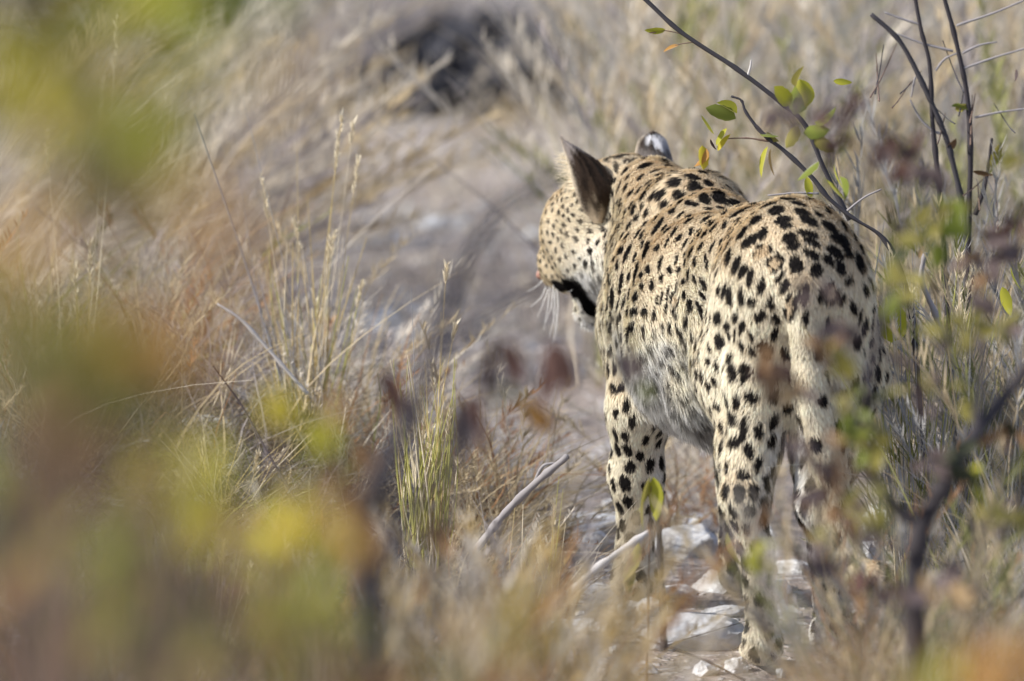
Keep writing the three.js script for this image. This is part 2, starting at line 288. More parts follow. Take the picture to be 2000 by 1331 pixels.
ear([[1240, 312, -0.84], [1243, 288, -0.845], [1255, 270, -0.85], [1276, 257, -0.855]], [[1322, 345, -0.815], [1312, 305, -0.825], [1299, 270, -0.84], [1279, 257, -0.853]], 0.02, 'right');

const bodyGeometry = new THREE.BufferGeometry();
bodyGeometry.setAttribute('position', new THREE.Float32BufferAttribute(body.pos, 3));
bodyGeometry.setIndex(body.idx);
bodyGeometry.computeVertexNormals();
const BP = bodyGeometry.attributes.position.array, BN = bodyGeometry.attributes.normal.array, nBody = BP.length / 3;

// for every vertex: the lie of the hair, its length, how much of it is belly, face, leg ...
const flow = new Float32Array(nBody * 3), furLength = new Float32Array(nBody), share = { belly: new Float32Array(nBody), face: new Float32Array(nBody), leg: new Float32Array(nBody), tail: new Float32Array(nBody), throat: new Float32Array(nBody) };
for (let i = 0; i < nBody; i++) {
  const x = BP[i * 3], y = BP[i * 3 + 1], z = BP[i * 3 + 2], n = V(BN[i * 3], BN[i * 3 + 1], BN[i * 3 + 2]), f = V(0, 0, 0);
  let sum = 1e-9, len = 0;
  for (const b of bones) {
    const d = boneDistance(b, x, y, z); if (d > 0.06) continue;
    const w = Math.exp(-Math.pow(Math.max(d, -0.01) + 0.01, 2) / 0.0006);
    f.addScaledVector(b.b.clone().sub(b.a).normalize(), w); sum += w; len += w * b.fur;
    if (share[b.kind]) share[b.kind][i] += w;
  }
  for (const k in share) share[k][i] /= sum;
  f.divideScalar(sum); f.y -= 0.35;
  if (i >= earFrom) { const e = earData[i - earFrom]; f.set(-0.4, 0.8, 0); furLength[i] = e.side ? 0.007 : 0.0065; } else furLength[i] = len / sum;
  f.addScaledVector(n, -f.dot(n)).normalize();
  flow[i * 3] = f.x; flow[i * 3 + 1] = f.y; flow[i * 3 + 2] = f.z;
}

// ---- the spots. Each: centre, two axes (dual basis) and whether it is a broken ring
const spots = [], grid = new Map(), CELL = 0.03;
const cellKey = (x, y, z) => (Math.floor(x / CELL) + 200) * 1000000 + (Math.floor(y / CELL) + 200) * 1000 + Math.floor(z / CELL) + 200;
function addSpot(s) {
  s.seed = spots.length * 7.31; spots.push(s);
  const r = s.reach, done = new Set();
  for (let x = -1; x <= 1; x++) for (let y = -1; y <= 1; y++) for (let z = -1; z <= 1; z++) { const k = cellKey(s.p.x + x * r, s.p.y + y * r, s.p.z + z * r); if (!done.has(k)) { done.add(k); if (!grid.has(k)) grid.set(k, []); grid.get(k).push(s); } }
}
// spots measured on the animal: a window of the photograph [x, y, enlargement] and x, y, length, width, slope, ring
const screen = new Float32Array(earFrom * 3), buckets = new Map();
for (let i = 0; i < earFrom; i++) {
  const p = pixelOf(V(BP[i * 3], BP[i * 3 + 1], BP[i * 3 + 2])); screen.set(p, i * 3);
  const view = V(BP[i * 3], BP[i * 3 + 1], BP[i * 3 + 2]).sub(EYE).normalize(); if (view.x * BN[i * 3] + view.y * BN[i * 3 + 1] + view.z * BN[i * 3 + 2] > -0.05) continue;
  const k = Math.floor(p[0] / 12) * 1000 + Math.floor(p[1] / 12); if (!buckets.has(k)) buckets.set(k, []); buckets.get(k).push(i);
}
function seenAt(px, py) {
  let best = -1, nearest = 1e9; const bx = Math.floor(px / 12), by = Math.floor(py / 12);
  for (let a = -1; a <= 1; a++) for (let b = -1; b <= 1; b++) for (const i of buckets.get((bx + a) * 1000 + by + b) ?? []) {
    const d = Math.hypot(screen[i * 3] - px, screen[i * 3 + 1] - py); if (d > 9) continue;
    const cost = screen[i * 3 + 2] + d * 0.004; if (cost < nearest) { nearest = cost; best = i; }
  }
  return best;
}
function measured([ox, oy, zoom], list) {
  for (const [X, Y, length, width, slope, ring = 0] of list) {
    const i = seenAt(ox + X / zoom, oy + Y / zoom); if (i < 0) continue;
    const p = V(BP[i * 3], BP[i * 3 + 1], BP[i * 3 + 2]), n = V(BN[i * 3], BN[i * 3 + 1], BN[i * 3 + 2]), a = THREE.MathUtils.degToRad(slope), metre = 0.00071 * (screen[i * 3 + 2] / 16) / zoom;
    const e1 = RIGHT.clone().multiplyScalar(Math.cos(a)).addScaledVector(UPV, Math.sin(a)), e2 = RIGHT.clone().multiplyScalar(-Math.sin(a)).addScaledVector(UPV, Math.cos(a));
    const lay = (e) => e.clone().addScaledVector(n, -e.dot(n)), l = (length / 2) * metre * 1.06, w = (width / 2) * metre * 1.1;
    const tilt = Math.max(0.4, Math.abs(n.dot(FWD)));                                       // an ellipse of the skin, not of the picture
    const u = e1.clone().addScaledVector(FWD, -e1.dot(n) / (n.dot(FWD) < 0 ? -tilt : tilt)), v = e2.clone().addScaledVector(FWD, -e2.dot(n) / (n.dot(FWD) < 0 ? -tilt : tilt));
    u.multiplyScalar(l); v.multiplyScalar(w); lay(u); lay(v);
    const uu = u.dot(u), vv = v.dot(v), uv = u.dot(v), det = uu * vv - uv * uv + 1e-18;
    addSpot({ p, n, du: u.clone().multiplyScalar(vv / det).addScaledVector(v, -uv / det), dv: v.clone().multiplyScalar(uu / det).addScaledVector(u, -uv / det), ring, reach: Math.min(0.05, Math.max(u.length(), v.length()) * 1.25), r: Math.sqrt(u.length() * v.length()), turn: 0 });
  }
}
measured([1360, 360, 5], [[665, 145, 190, 30, 5], [690, 185, 180, 30, 12], [420, 265, 200, 38, 35], [505, 285, 110, 30, 30], [900, 135, 170, 32, -8], [985, 185, 190, 38, -15], [780, 245, 170, 80, 15], [1030, 250, 170, 62, -15], [1190, 280, 120, 34, -30],
  [845, 330, 185, 75, 15], [885, 392, 140, 62, 5], [1100, 330, 210, 80, -20], [580, 345, 130, 70, 35], [440, 462, 180, 62, 45], [640, 465, 140, 100, 40], [520, 540, 180, 75, 35], [895, 485, 160, 90, 15], [1110, 450, 220, 62, -15], [955, 570, 145, 82, 15],
  [1130, 540, 190, 72, -25], [650, 620, 200, 140, 35, 1], [1130, 640, 180, 80, -35], [750, 735, 210, 150, 40, 1], [985, 745, 195, 135, -75], [1420, 520, 220, 95, -35], [1370, 630, 210, 85, -40], [1400, 780, 150, 95, -55], [1590, 740, 190, 85, -70],
  [1290, 700, 160, 80, -45], [1300, 400, 190, 70, -40], [1480, 640, 150, 70, -55], [305, 690, 180, 60, 75], [385, 760, 190, 62, 65], [450, 810, 150, 72, 60], [520, 880, 170, 62, 75], [625, 960, 140, 85, 85], [815, 860, 140, 60, 55], [855, 955, 160, 95, 60],
  [1165, 810, 160, 110, 60], [1310, 1010, 240, 150, 85, 1], [1490, 910, 90, 80, 0], [1405, 1060, 130, 60, 80], [910, 1160, 300, 135, 78, 1], [55, 960, 120, 50, -60], [60, 1065, 120, 55, -55], [275, 1000, 170, 42, 75], [230, 990, 100, 32, 85],
  [340, 1050, 190, 60, -85], [445, 1050, 180, 60, -85], [545, 1100, 95, 75, -40], [625, 1230, 140, 100, 60], [210, 1250, 140, 90, 70], [400, 1235, 110, 65, 80], [305, 1330, 110, 60, 70], [1060, 1060, 230, 70, 85], [1215, 1050, 150, 60, 80], [1530, 1150, 160, 70, -70],
  [1650, 1000, 130, 50, -80], [1060, 1260, 160, 60, 85], [150, 600, 150, 30, 65], [205, 730, 130, 28, 75], [95, 780, 110, 30, 80], [280, 560, 150, 30, 60], [360, 300, 120, 28, 45]]);
measured([1360, 600, 5], [[325, 235, 110, 45, -85], [380, 200, 130, 25, 88], [460, 150, 145, 62, 75], [245, 290, 155, 92, -75], [540, 230, 120, 46, -65], [450, 330, 110, 60, -60], [550, 370, 110, 56, -65], [150, 345, 100, 50, -70], [350, 440, 130, 55, 85], [372, 570, 170, 78, -80],
  [500, 560, 165, 92, -65], [480, 650, 95, 42, 75], [140, 490, 100, 45, -80], [215, 545, 95, 42, -75], [190, 690, 100, 50, -70], [285, 850, 160, 56, -75], [345, 1010, 170, 85, -60], [400, 860, 160, 62, -75], [555, 830, 145, 110, -20], [480, 1120, 270, 82, 82],
  [260, 1140, 140, 46, -75], [120, 740, 100, 46, -75], [195, 940, 100, 60, -60], [365, 1270, 140, 90, 60], [620, 1170, 190, 72, 85], [655, 310, 140, 95, -30], [1560, 290, 160, 92, 80], [1640, 150, 200, 70, 80], [1700, 300, 120, 42, 85], [920, 330, 300, 130, 85, 1],
  [930, 780, 240, 90, 75], [975, 1220, 150, 60, 80], [1280, 120, 160, 60, 80], [1400, 480, 160, 80, -80], [1690, 570, 150, 50, 85], [1540, 690, 130, 70, 70], [1740, 780, 150, 50, 85], [1660, 900, 150, 90, 80], [700, 400, 150, 80, 75], [1180, 400, 160, 70, 80]]);
measured([1150, 560, 6.653], [[305, 160, 210, 36, 80], [235, 240, 150, 27, 80], [370, 215, 200, 36, 70], [455, 180, 200, 46, 65], [605, 110, 115, 110, 0], [600, 280, 150, 110, 25], [390, 390, 150, 80, 65], [270, 500, 170, 50, 70], [480, 580, 250, 75, 70], [575, 500, 150, 66, 75],
  [705, 550, 220, 52, -85], [360, 660, 180, 52, 85], [270, 790, 130, 62, 60], [410, 820, 110, 42, -80], [500, 810, 75, 62, 0], [690, 880, 150, 76, -75], [570, 990, 200, 115, 55], [345, 1000, 200, 66, -85], [430, 930, 130, 50, 70], [245, 1060, 200, 56, -80], [335, 1270, 160, 82, -75],
  [440, 1250, 200, 82, 60], [995, 215, 160, 52, 80], [1010, 60, 160, 34, 80], [1110, 310, 150, 62, -55], [1125, 150, 220, 110, -75, 1], [1325, 210, 170, 72, -70], [1430, 310, 270, 62, -65], [1275, 400, 180, 60, 80], [1190, 550, 220, 72, -60], [1350, 590, 150, 60, -70],
  [1200, 720, 190, 150, -40, 1], [980, 850, 130, 60, -55], [1060, 830, 210, 50, -60], [1060, 1040, 150, 50, -55], [1120, 1120, 230, 60, -50], [1250, 1010, 200, 60, -55], [930, 120, 180, 30, 82], [860, 160, 170, 28, 82], [930, 520, 200, 30, -80], [830, 560, 180, 26, 88], [730, 290, 110, 80, 70], [205, 130, 130, 24, 85], [200, 780, 150, 24, 85], [225, 440, 120, 24, 75]]);
measured([1000, 230, 2.632], [[535, 195, 42, 26, 20], [480, 215, 46, 20, -45], [508, 185, 40, 15, 0], [575, 175, 60, 15, 0], [610, 215, 52, 20, 40], [570, 225, 46, 18, 50], [585, 265, 46, 22, 45], [525, 252, 60, 26, -75], [685, 245, 80, 38, 25], [665, 300, 50, 28, 50], [595, 300, 32, 25, 50],
  [585, 350, 52, 22, 65], [610, 380, 42, 25, 50], [660, 365, 56, 20, 60], [525, 415, 26, 20, 70], [550, 440, 32, 15, 70], [735, 385, 80, 25, 50], [780, 380, 70, 36, 45], [855, 325, 66, 46, 20], [865, 390, 66, 50, 20], [950, 350, 82, 56, -25], [935, 295, 82, 25, -15], [790, 435, 64, 42, 60],
  [895, 430, 46, 28, 30], [935, 440, 42, 28, 20], [990, 415, 72, 46, -40], [825, 480, 46, 25, 50], [665, 455, 50, 20, 65], [640, 510, 52, 22, 60], [700, 470, 60, 24, 65], [728, 505, 70, 24, 65], [750, 555, 100, 34, 60], [595, 545, 50, 20, 65], [675, 665, 110, 44, 80], [635, 790, 120, 34, 85],
  [595, 690, 100, 24, 68], [555, 840, 120, 24, 85], [515, 910, 120, 20, 85], [600, 815, 50, 25, 75], [1060, 400, 90, 60, -50], [1140, 435, 90, 40, -15], [1005, 335, 60, 30, -45], [540, 470, 30, 14, 70], [480, 520, 34, 14, 75], [520, 640, 50, 20, 70], [550, 600, 46, 18, 65], [590, 610, 60, 20, 62], [640, 600, 60, 18, 62],
  [740, 265, 60, 16, 20], [760, 300, 60, 16, 25], [700, 330, 50, 16, 45], [860, 500, 60, 20, 45], [905, 530, 60, 18, 40], [950, 590, 50, 20, 55], [880, 640, 60, 18, 60], [830, 580, 70, 16, 58], [790, 640, 60, 15, 65], [920, 690, 60, 24, 60], [980, 530, 60, 22, 35], [1030, 570, 60, 18, 50], [840, 720, 60, 15, 75], [760, 740, 70, 15, 75], [990, 720, 60, 16, 80], [900, 800, 60, 22, 80], [845, 850, 50, 18, 85]]);
// everywhere else the coat goes on in the same way
{
  const rnd = rngOf(77), p = V(0, 0, 0), n = V(0, 0, 0);
  for (let tries = 0; tries < 60000; tries++) {
    const i = Math.floor(rnd() * earFrom), z = BP[i * 3 + 2]; p.set(BP[i * 3], BP[i * 3 + 1], BP[i * 3 + 2]); n.set(BN[i * 3], BN[i * 3 + 1], BN[i * 3 + 2]);
    const face = share.face[i], leg = share.leg[i], tail = share.tail[i], belly = Math.max(share.belly[i], share.throat[i]);
    if (face > 0.5 && pixelOf(p)[1] > 545) continue;
    if (belly > 0.6 && n.y < -0.55 && rnd() < 0.7) continue;
    let l = lerp(0.0108, 0.0044, face), w = lerp(0.006, 0.0036, face), gap = lerp(0.0175, 0.0105, face); if (z < -0.79 && face < 0.5) { l = 0.0055; w = 0.0036; gap = 0.0165; }
    l = lerp(l, 0.0115, leg); w = lerp(w, 0.0076, leg); gap = lerp(gap, 0.017, leg); if (tail > 0.5) { l = 0.012; w = 0.008; gap = 0.028; }
    const f = V(flow[i * 3], flow[i * 3 + 1], flow[i * 3 + 2]), c = V(0, 0, 0).crossVectors(n, f).normalize();
    let ok = true;
    for (const s of spots) {
      const dx = p.x - s.p.x, dy = p.y - s.p.y, dz = p.z - s.p.z; if (Math.abs(dx) > 0.06 || Math.abs(dy) > 0.06 || Math.abs(dz) > 0.06 || n.dot(s.n) < 0) continue;
      const along = (dx * f.x + dy * f.y + dz * f.z) / 1.3, d2 = dx * dx + dy * dy + dz * dz, across = Math.sqrt(Math.max(0, d2 - along * along * 1.69)), need = gap * 0.62 + s.r * (s.free ? 0.9 : 1.15);
      if (along * along + across * across < need * need) { ok = false; break; }
    }
    if (!ok) continue;
    const k = 0.75 + 0.5 * rnd(), a = (rnd() - 0.5) * 0.7, u = f.clone().multiplyScalar(Math.cos(a)).addScaledVector(c, Math.sin(a)), v = V(0, 0, 0).crossVectors(n, u);
    addSpot({ p: p.clone(), n: n.clone(), du: u.multiplyScalar(1 / (l * k)), dv: v.multiplyScalar(1 / (w * (0.8 + 0.4 * rnd()))), ring: 0, reach: l * k * 1.3, r: Math.sqrt(l * w), free: 1 });
  }
}
function spotAt(x, y, z, nx, ny, nz) {                                    // [darkness, warmth inside a ring]
  let dark = 0, warm = 0;
  for (const s of grid.get(cellKey(x, y, z)) ?? []) {
    if (nx * s.n.x + ny * s.n.y + nz * s.n.z < 0.1) continue;
    const dx = x - s.p.x, dy = y - s.p.y, dz = z - s.p.z;
    const a = dx * s.du.x + dy * s.du.y + dz * s.du.z, b = dx * s.dv.x + dy * s.dv.y + dz * s.dv.z, rough = 0.16 * noise(a * 1.6 + s.seed, b * 1.6, s.seed) + 0.14 * noise(x * 260, y * 260, z * 260);
    const q = Math.sqrt(a * a + b * b) + rough, outer = 1 - sstep(0.86, 1.08, q);
    if (s.ring) {
      const angle = Math.atan2(b, a), open = noise(Math.cos(angle) * 1.5 + s.seed, Math.sin(angle) * 1.5, 3.1) > 0.38 ? 1 : 0;
      dark = Math.max(dark, outer * sstep(0.42, 0.6, q) * (1 - open)); warm = Math.max(warm, 1 - sstep(0.7, 1, q));
    } else { dark = Math.max(dark, outer); warm = Math.max(warm, 0.35 * (1 - sstep(1, 1.7, q))); }
  }
  return [dark, warm];
}
const GOLD = [0.76, 0.595, 0.385], CREAM = [0.89, 0.825, 0.66], WHITE = [0.90, 0.885, 0.85], BLACK = [0.020, 0.017, 0.016], WARM = [0.52, 0.34, 0.17];
const lipAt = (x, y) => { const i = seenAt(x, y); return i < 0 ? at(x, y, -0.88) : V(BP[i * 3], BP[i * 3 + 1], BP[i * 3 + 2]); };
const lips = [[1086, 560, 1108, 572, 0.0105], [1104, 566, 1126, 562, 0.0155], [1128, 566, 1146, 596, 0.0185], [1144, 590, 1148, 606, 0.0125]].map(([x, y, X, Y, r]) => ({ a: lipAt(x, y), b: lipAt(X, Y), ra: r, rb: r }));
const MID = at(1560, 600, 0.05);
const out3 = [0, 0, 0];
function coat(i, x, y, z, nx, ny, nz) {
  const mix = (c, t) => { for (let k = 0; k < 3; k++) out3[k] = lerp(out3[k], c[k], t); };
  if (i >= earFrom) {
    const e = earData[i - earFrom], m = fbm(e.u * 7, e.v * 7, 2, 2) * 0.2;
    const streak = 0.7 + 0.6 * noise(e.u * 16, e.v * 3, 11) + 0.3 * noise(e.u * 5, e.v * 5, 3); out3.splice(0, 3, 0.034 * streak, 0.0225 * streak, 0.0165 * streak);
    if (e.side) { out3.splice(0, 3, 0.6, 0.5, 0.4); return out3; }
    if (e.kind === 'left') { mix([0.26, 0.23, 0.22], sstep(0.78, 0.9, e.v + m + (1 - e.u) * 0.08)); mix([0.045, 0.03, 0.02], sstep(0.5, 0.25, e.v + m)); mix([0.46, 0.38, 0.28], sstep(0.26, 0.05, e.v + m)); mix([0.10, 0.075, 0.055], sstep(0.7, 0.88, e.u - e.v * 0.25 + m)); mix([0.02, 0.017, 0.015], sstep(0.25, 0.5, noise(e.u * 9, e.v * 12, 7)) * sstep(0.6, 0.75, e.u)); mix([0.66, 0.58, 0.46], sstep(0.1, 0.0, e.u) + sstep(0.965, 1, e.v)); }
    else { mix([0.60, 0.60, 0.62], sstep(0.40, 0.48, e.v + m) * sstep(0.68, 0.6, e.v + m) * sstep(0.12, 0.3, e.u)); mix([0.2, 0.18, 0.17], sstep(0.42, 0.1, e.v) + 0.5 * sstep(0.7, 0.9, e.u)); mix([0.6, 0.52, 0.42], sstep(0.1, 0, e.u)); }
    return out3;
  }
  const belly = Math.max(share.belly[i], share.throat[i] * 1.1), leg = share.leg[i], face = share.face[i], tail = share.tail[i];
  const low = fbm(x * 14, y * 14, z * 14, 3);
  out3.splice(0, 3, ...GOLD);
  mix(CREAM, clamp(0.35 + 0.55 * sstep(0.75, -0.1, ny) + 0.35 * low + 0.2 * leg, 0, 1));
  const under = belly * sstep(0.15, -0.5, ny + 0.3 * low) * 1.2, inner = leg * sstep(0.1, 0.8, z > -0.3 ? (x < MID.x ? nx : -nx) : nx) * 0.9;
  mix(WHITE, clamp(Math.max(under, inner, share.throat[i] * 0.6, tail * sstep(0.35, 0.8, -nz) * 0.8), 0, 1));
  mix([0.80, 0.70, 0.53], face * 0.5);
  const [dark, warm] = spotAt(x, y, z, nx, ny, nz);
  mix(WARM, warm * 0.55 * (1 - 0.8 * Math.min(1, belly)) * (1 - 0.5 * face));
  mix(BLACK, clamp(dark, 0, 1) * (face > 0.5 ? 0.92 : 1) * (1 - 0.45 * clamp(under, 0, 1)));
  if (face + share.throat[i] > 0.3) {
    let d = 1; for (const l of lips) d = Math.min(d, boneDistance(l, x, y, z));
    mix([0.012, 0.01, 0.01], sstep(0.003, -0.001, d + 0.002 * noise(x * 300, y * 300, z * 300)));
  }
  return out3;
}
const bodyColor = new Float32Array(nBody * 3);
for (let i = 0; i < nBody; i++) { const c = coat(i, BP[i * 3], BP[i * 3 + 1], BP[i * 3 + 2], BN[i * 3], BN[i * 3 + 1], BN[i * 3 + 2]); bodyColor.set([c[0] * 0.9, c[1] * 0.88, c[2] * 0.86], i * 3); }
bodyGeometry.setAttribute('color', new THREE.BufferAttribute(bodyColor, 3));
const leopardBase = foot(1500, 0, 0);
const leopard = thing('leopard', 'spotted leopard seen from behind, head turned left with open mouth', 'leopard', leopardBase);
const skin = new THREE.MeshPhysicalMaterial({ vertexColors: true, roughness: 0.9, specularIntensity: 0.25 }); skin.name = 'skin';
bodyGeometry.translate(-leopardBase.x, -leopardBase.y, -leopardBase.z);
part('body', bodyGeometry, skin, leopard);
bodyGeometry.translate(0, 0, 0);

// ---- fur: short hairs laid along the body, coloured as the skin they grow from
{
  const rnd = rngOf(5), nTri = body.idx.length / 3, area = new Float32Array(nTri), ox = leopardBase.x, oy = leopardBase.y, oz = leopardBase.z;
  const P = (i) => V(body.pos[i * 3], body.pos[i * 3 + 1], body.pos[i * 3 + 2]);
  let total = 0;
  const e1 = V(0, 0, 0), e2 = V(0, 0, 0);
  for (let t = 0; t < nTri; t++) { const a = P(body.idx[t * 3]), b = P(body.idx[t * 3 + 1]), c = P(body.idx[t * 3 + 2]); area[t] = e1.subVectors(b, a).cross(e2.subVectors(c, a)).length() / 2; total += area[t]; }
  const N = 370000, pos = new Float32Array(N * 15), nor = new Float32Array(N * 15), col = new Float32Array(N * 15), idx = new Uint32Array(N * 9);
  let h = 0, carry = rnd();
  const n = V(0, 0, 0), f = V(0, 0, 0), w = V(0, 0, 0), p = V(0, 0, 0), q = V(0, 0, 0), r = V(0, 0, 0);
  for (let t = 0; t < nTri && h < N; t++) {
    carry += (area[t] / total) * N * 0.995;
    while (carry >= 1 && h < N) {
      carry -= 1;
      let u = rnd(), v = rnd(); if (u + v > 1) { u = 1 - u; v = 1 - v; }
      const a = body.idx[t * 3], b = body.idx[t * 3 + 1], c = body.idx[t * 3 + 2], m = (arr, k) => arr[a * 3 + k] * (1 - u - v) + arr[b * 3 + k] * u + arr[c * 3 + k] * v;
      p.set(m(body.pos, 0), m(body.pos, 1), m(body.pos, 2)); n.set(m(BN, 0), m(BN, 1), m(BN, 2)).normalize(); f.set(m(flow, 0), m(flow, 1), m(flow, 2));
      const clumpy = noise(p.x * 90, p.y * 90, p.z * 90), sway = 0.35 * noise(p.x * 45 + 9, p.y * 45, p.z * 45) + (rnd() - 0.5) * 0.5;
      w.crossVectors(n, f).normalize(); f.addScaledVector(w, sway).addScaledVector(n, -f.dot(n)).normalize();
      const ear0 = a >= earFrom, L = (furLength[a] || 0.01) * (0.65 + 0.6 * rnd()) * (1 + 0.15 * clumpy), belly = share.belly[a] + share.throat[a];
      const lift = 0.2 + 0.16 * rnd() + 0.06 * clumpy + (belly > 0.5 ? 0.1 : 0), width = ear0 ? 0.0009 : 0.0013 + 0.0005 * rnd();
      w.crossVectors(n, f).normalize();
      q.copy(p).addScaledVector(f, L * 0.55).addScaledVector(n, L * lift * 0.75);
      r.copy(p).addScaledVector(f, L).addScaledVector(n, L * lift); if (belly > 0.4) r.y -= L * 0.25 * belly;
      p.addScaledVector(n, -0.001);
      const cc = coat(a, p.x, p.y, p.z, n.x, n.y, n.z), tone = 0.78 + 0.4 * rnd() + 0.1 * clumpy, k5 = h * 15;
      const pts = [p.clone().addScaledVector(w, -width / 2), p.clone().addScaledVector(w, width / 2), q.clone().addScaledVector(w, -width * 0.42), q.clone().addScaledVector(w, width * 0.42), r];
      for (let k = 0; k < 5; k++) {
        pos[k5 + k * 3] = pts[k].x - ox; pos[k5 + k * 3 + 1] = pts[k].y - oy; pos[k5 + k * 3 + 2] = pts[k].z - oz;
        const side = (k === 4 ? 0 : k % 2 ? 0.3 : -0.3);
        nor[k5 + k * 3] = n.x * 0.95 + w.x * side; nor[k5 + k * 3 + 1] = n.y * 0.95 + w.y * side; nor[k5 + k * 3 + 2] = n.z * 0.95 + w.z * side;
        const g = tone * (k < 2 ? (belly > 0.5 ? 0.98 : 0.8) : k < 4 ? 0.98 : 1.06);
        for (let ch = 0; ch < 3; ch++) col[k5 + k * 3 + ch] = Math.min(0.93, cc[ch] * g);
      }
      idx.set([h * 5, h * 5 + 2, h * 5 + 1, h * 5 + 1, h * 5 + 2, h * 5 + 3, h * 5 + 2, h * 5 + 4, h * 5 + 3], h * 9);
      h++;
    }
  }
  const g = new THREE.BufferGeometry();
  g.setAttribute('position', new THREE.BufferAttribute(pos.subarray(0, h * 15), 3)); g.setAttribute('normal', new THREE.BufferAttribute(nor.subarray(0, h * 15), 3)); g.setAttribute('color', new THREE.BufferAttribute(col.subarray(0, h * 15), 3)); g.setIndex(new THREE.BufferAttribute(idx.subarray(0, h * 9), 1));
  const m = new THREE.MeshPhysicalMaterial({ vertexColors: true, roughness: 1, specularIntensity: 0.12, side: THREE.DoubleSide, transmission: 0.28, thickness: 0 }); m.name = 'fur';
  const o = part('fur', g, m, leopard); o.userData.kind = 'stuff';
}
// ---- whiskers, the tufts inside the left ear, eyes and nose
function strands(list, m, name, parent, base) {
  const gs = list.map(([pts, r0, r1], i) => stemGeometry(pts.map((p) => p.clone().sub(base)), [r0, r1], 4, i, 0));
  return part(name, mergeGeometries(gs), m, parent);
}
{
  const white = new THREE.MeshStandardMaterial({ color: lin(0.86, 0.85, 0.82), roughness: 0.5 }), rnd = rngOf(11); white.name = 'whisker';
  const root = (px, py) => at(px, py, -0.925), w = (a, b, c) => [[root(...a), root(...b), root(...c)], 0.0006, 0.0002];
  strands([w([1084, 548], [1078, 585], [1087, 652]), w([1087, 550], [1084, 600], [1090, 640]), w([1080, 552], [1083, 610], [1073, 660]), w([1089, 556], [1088, 610], [1080, 672]), w([1066, 560], [1056, 582], [1036, 600]), w([1070, 566], [1062, 590], [1050, 620]),
    w([1074, 560], [1070, 600], [1062, 645]), w([1086, 545], [1091, 590], [1084, 668]), w([1082, 545], [1076, 600], [1066, 630]), w([1060, 548], [1048, 560], [1030, 570])], white, 'whiskers', leopard, leopardBase);
  const f = (a, b, c) => [[at(a[0], a[1], -0.84), at(b[0], b[1], -0.835), at(c[0], c[1], -0.83)], 0.0006, 0.0002];
  strands([f([1120, 488], [1127, 518], [1136, 538]), f([1141, 518], [1150, 540], [1166, 567]), f([1138, 520], [1133, 535], [1128, 548]), f([1126, 550], [1120, 565], [1106, 573])], white, 'cheek_hairs', leopard, leopardBase);
  const chin = []; for (let i = 0; i < 150; i++) { const x = 1138 + rnd() * 34, y = 600 + rnd() * 18, dx = -6 + rnd() * 14, L = 14 + rnd() * 24; chin.push([[at(x, y, -0.868), at(x + dx * 0.4, y + L * 0.5, -0.868), at(x + dx, y + L, -0.872)], 0.0007, 0.0002]); }
  strands(chin, white, 'chin_hairs', leopard, leopardBase);
  const pale = new THREE.MeshStandardMaterial({ color: lin(0.78, 0.68, 0.5), roughness: 0.7 }), tuft = []; pale.name = 'ear_tuft';
  for (let i = 0; i < 170; i++) { const t = rnd(), x = lerp(1108, 1140, t), y = lerp(300, 418, t), L = 10 + 30 * rnd() * Math.sin(Math.PI * (0.2 + 0.7 * t)), z = lerp(-0.838, -0.81, t); tuft.push([[at(x + 5, y, z), at(x - L * 0.5, y + (rnd() - 0.6) * 6, z - 0.004), at(x - L, y + (rnd() - 0.5) * 14, z - 0.006)], 0.0006, 0.00015]); }
  strands(tuft, pale, 'ear_tuft', leopard, leopardBase);
  const eyeM = new THREE.MeshPhysicalMaterial({ color: lin(0.30, 0.24, 0.07), roughness: 0.1, clearcoat: 1 }), noseM = new THREE.MeshStandardMaterial({ color: lin(0.32, 0.17, 0.13), roughness: 0.5 }); eyeM.name = 'eye'; noseM.name = 'nose';
  for (const [x, y, z] of [[1077, 432, -0.925], [1100, 408, -0.955]]) { const o = part('eye', new THREE.SphereGeometry(0.0125, 20, 14), eyeM, leopard); o.position.copy(at(x, y, z).sub(leopardBase)); }
  const g = new THREE.SphereGeometry(0.0125, 20, 14); g.scale(1.1, 0.75, 0.8); const o = part('nose', g, noseM, leopard); o.position.copy(at(1064, 533, -0.967).sub(leopardBase)); o.rotation.z = 0.5;
}
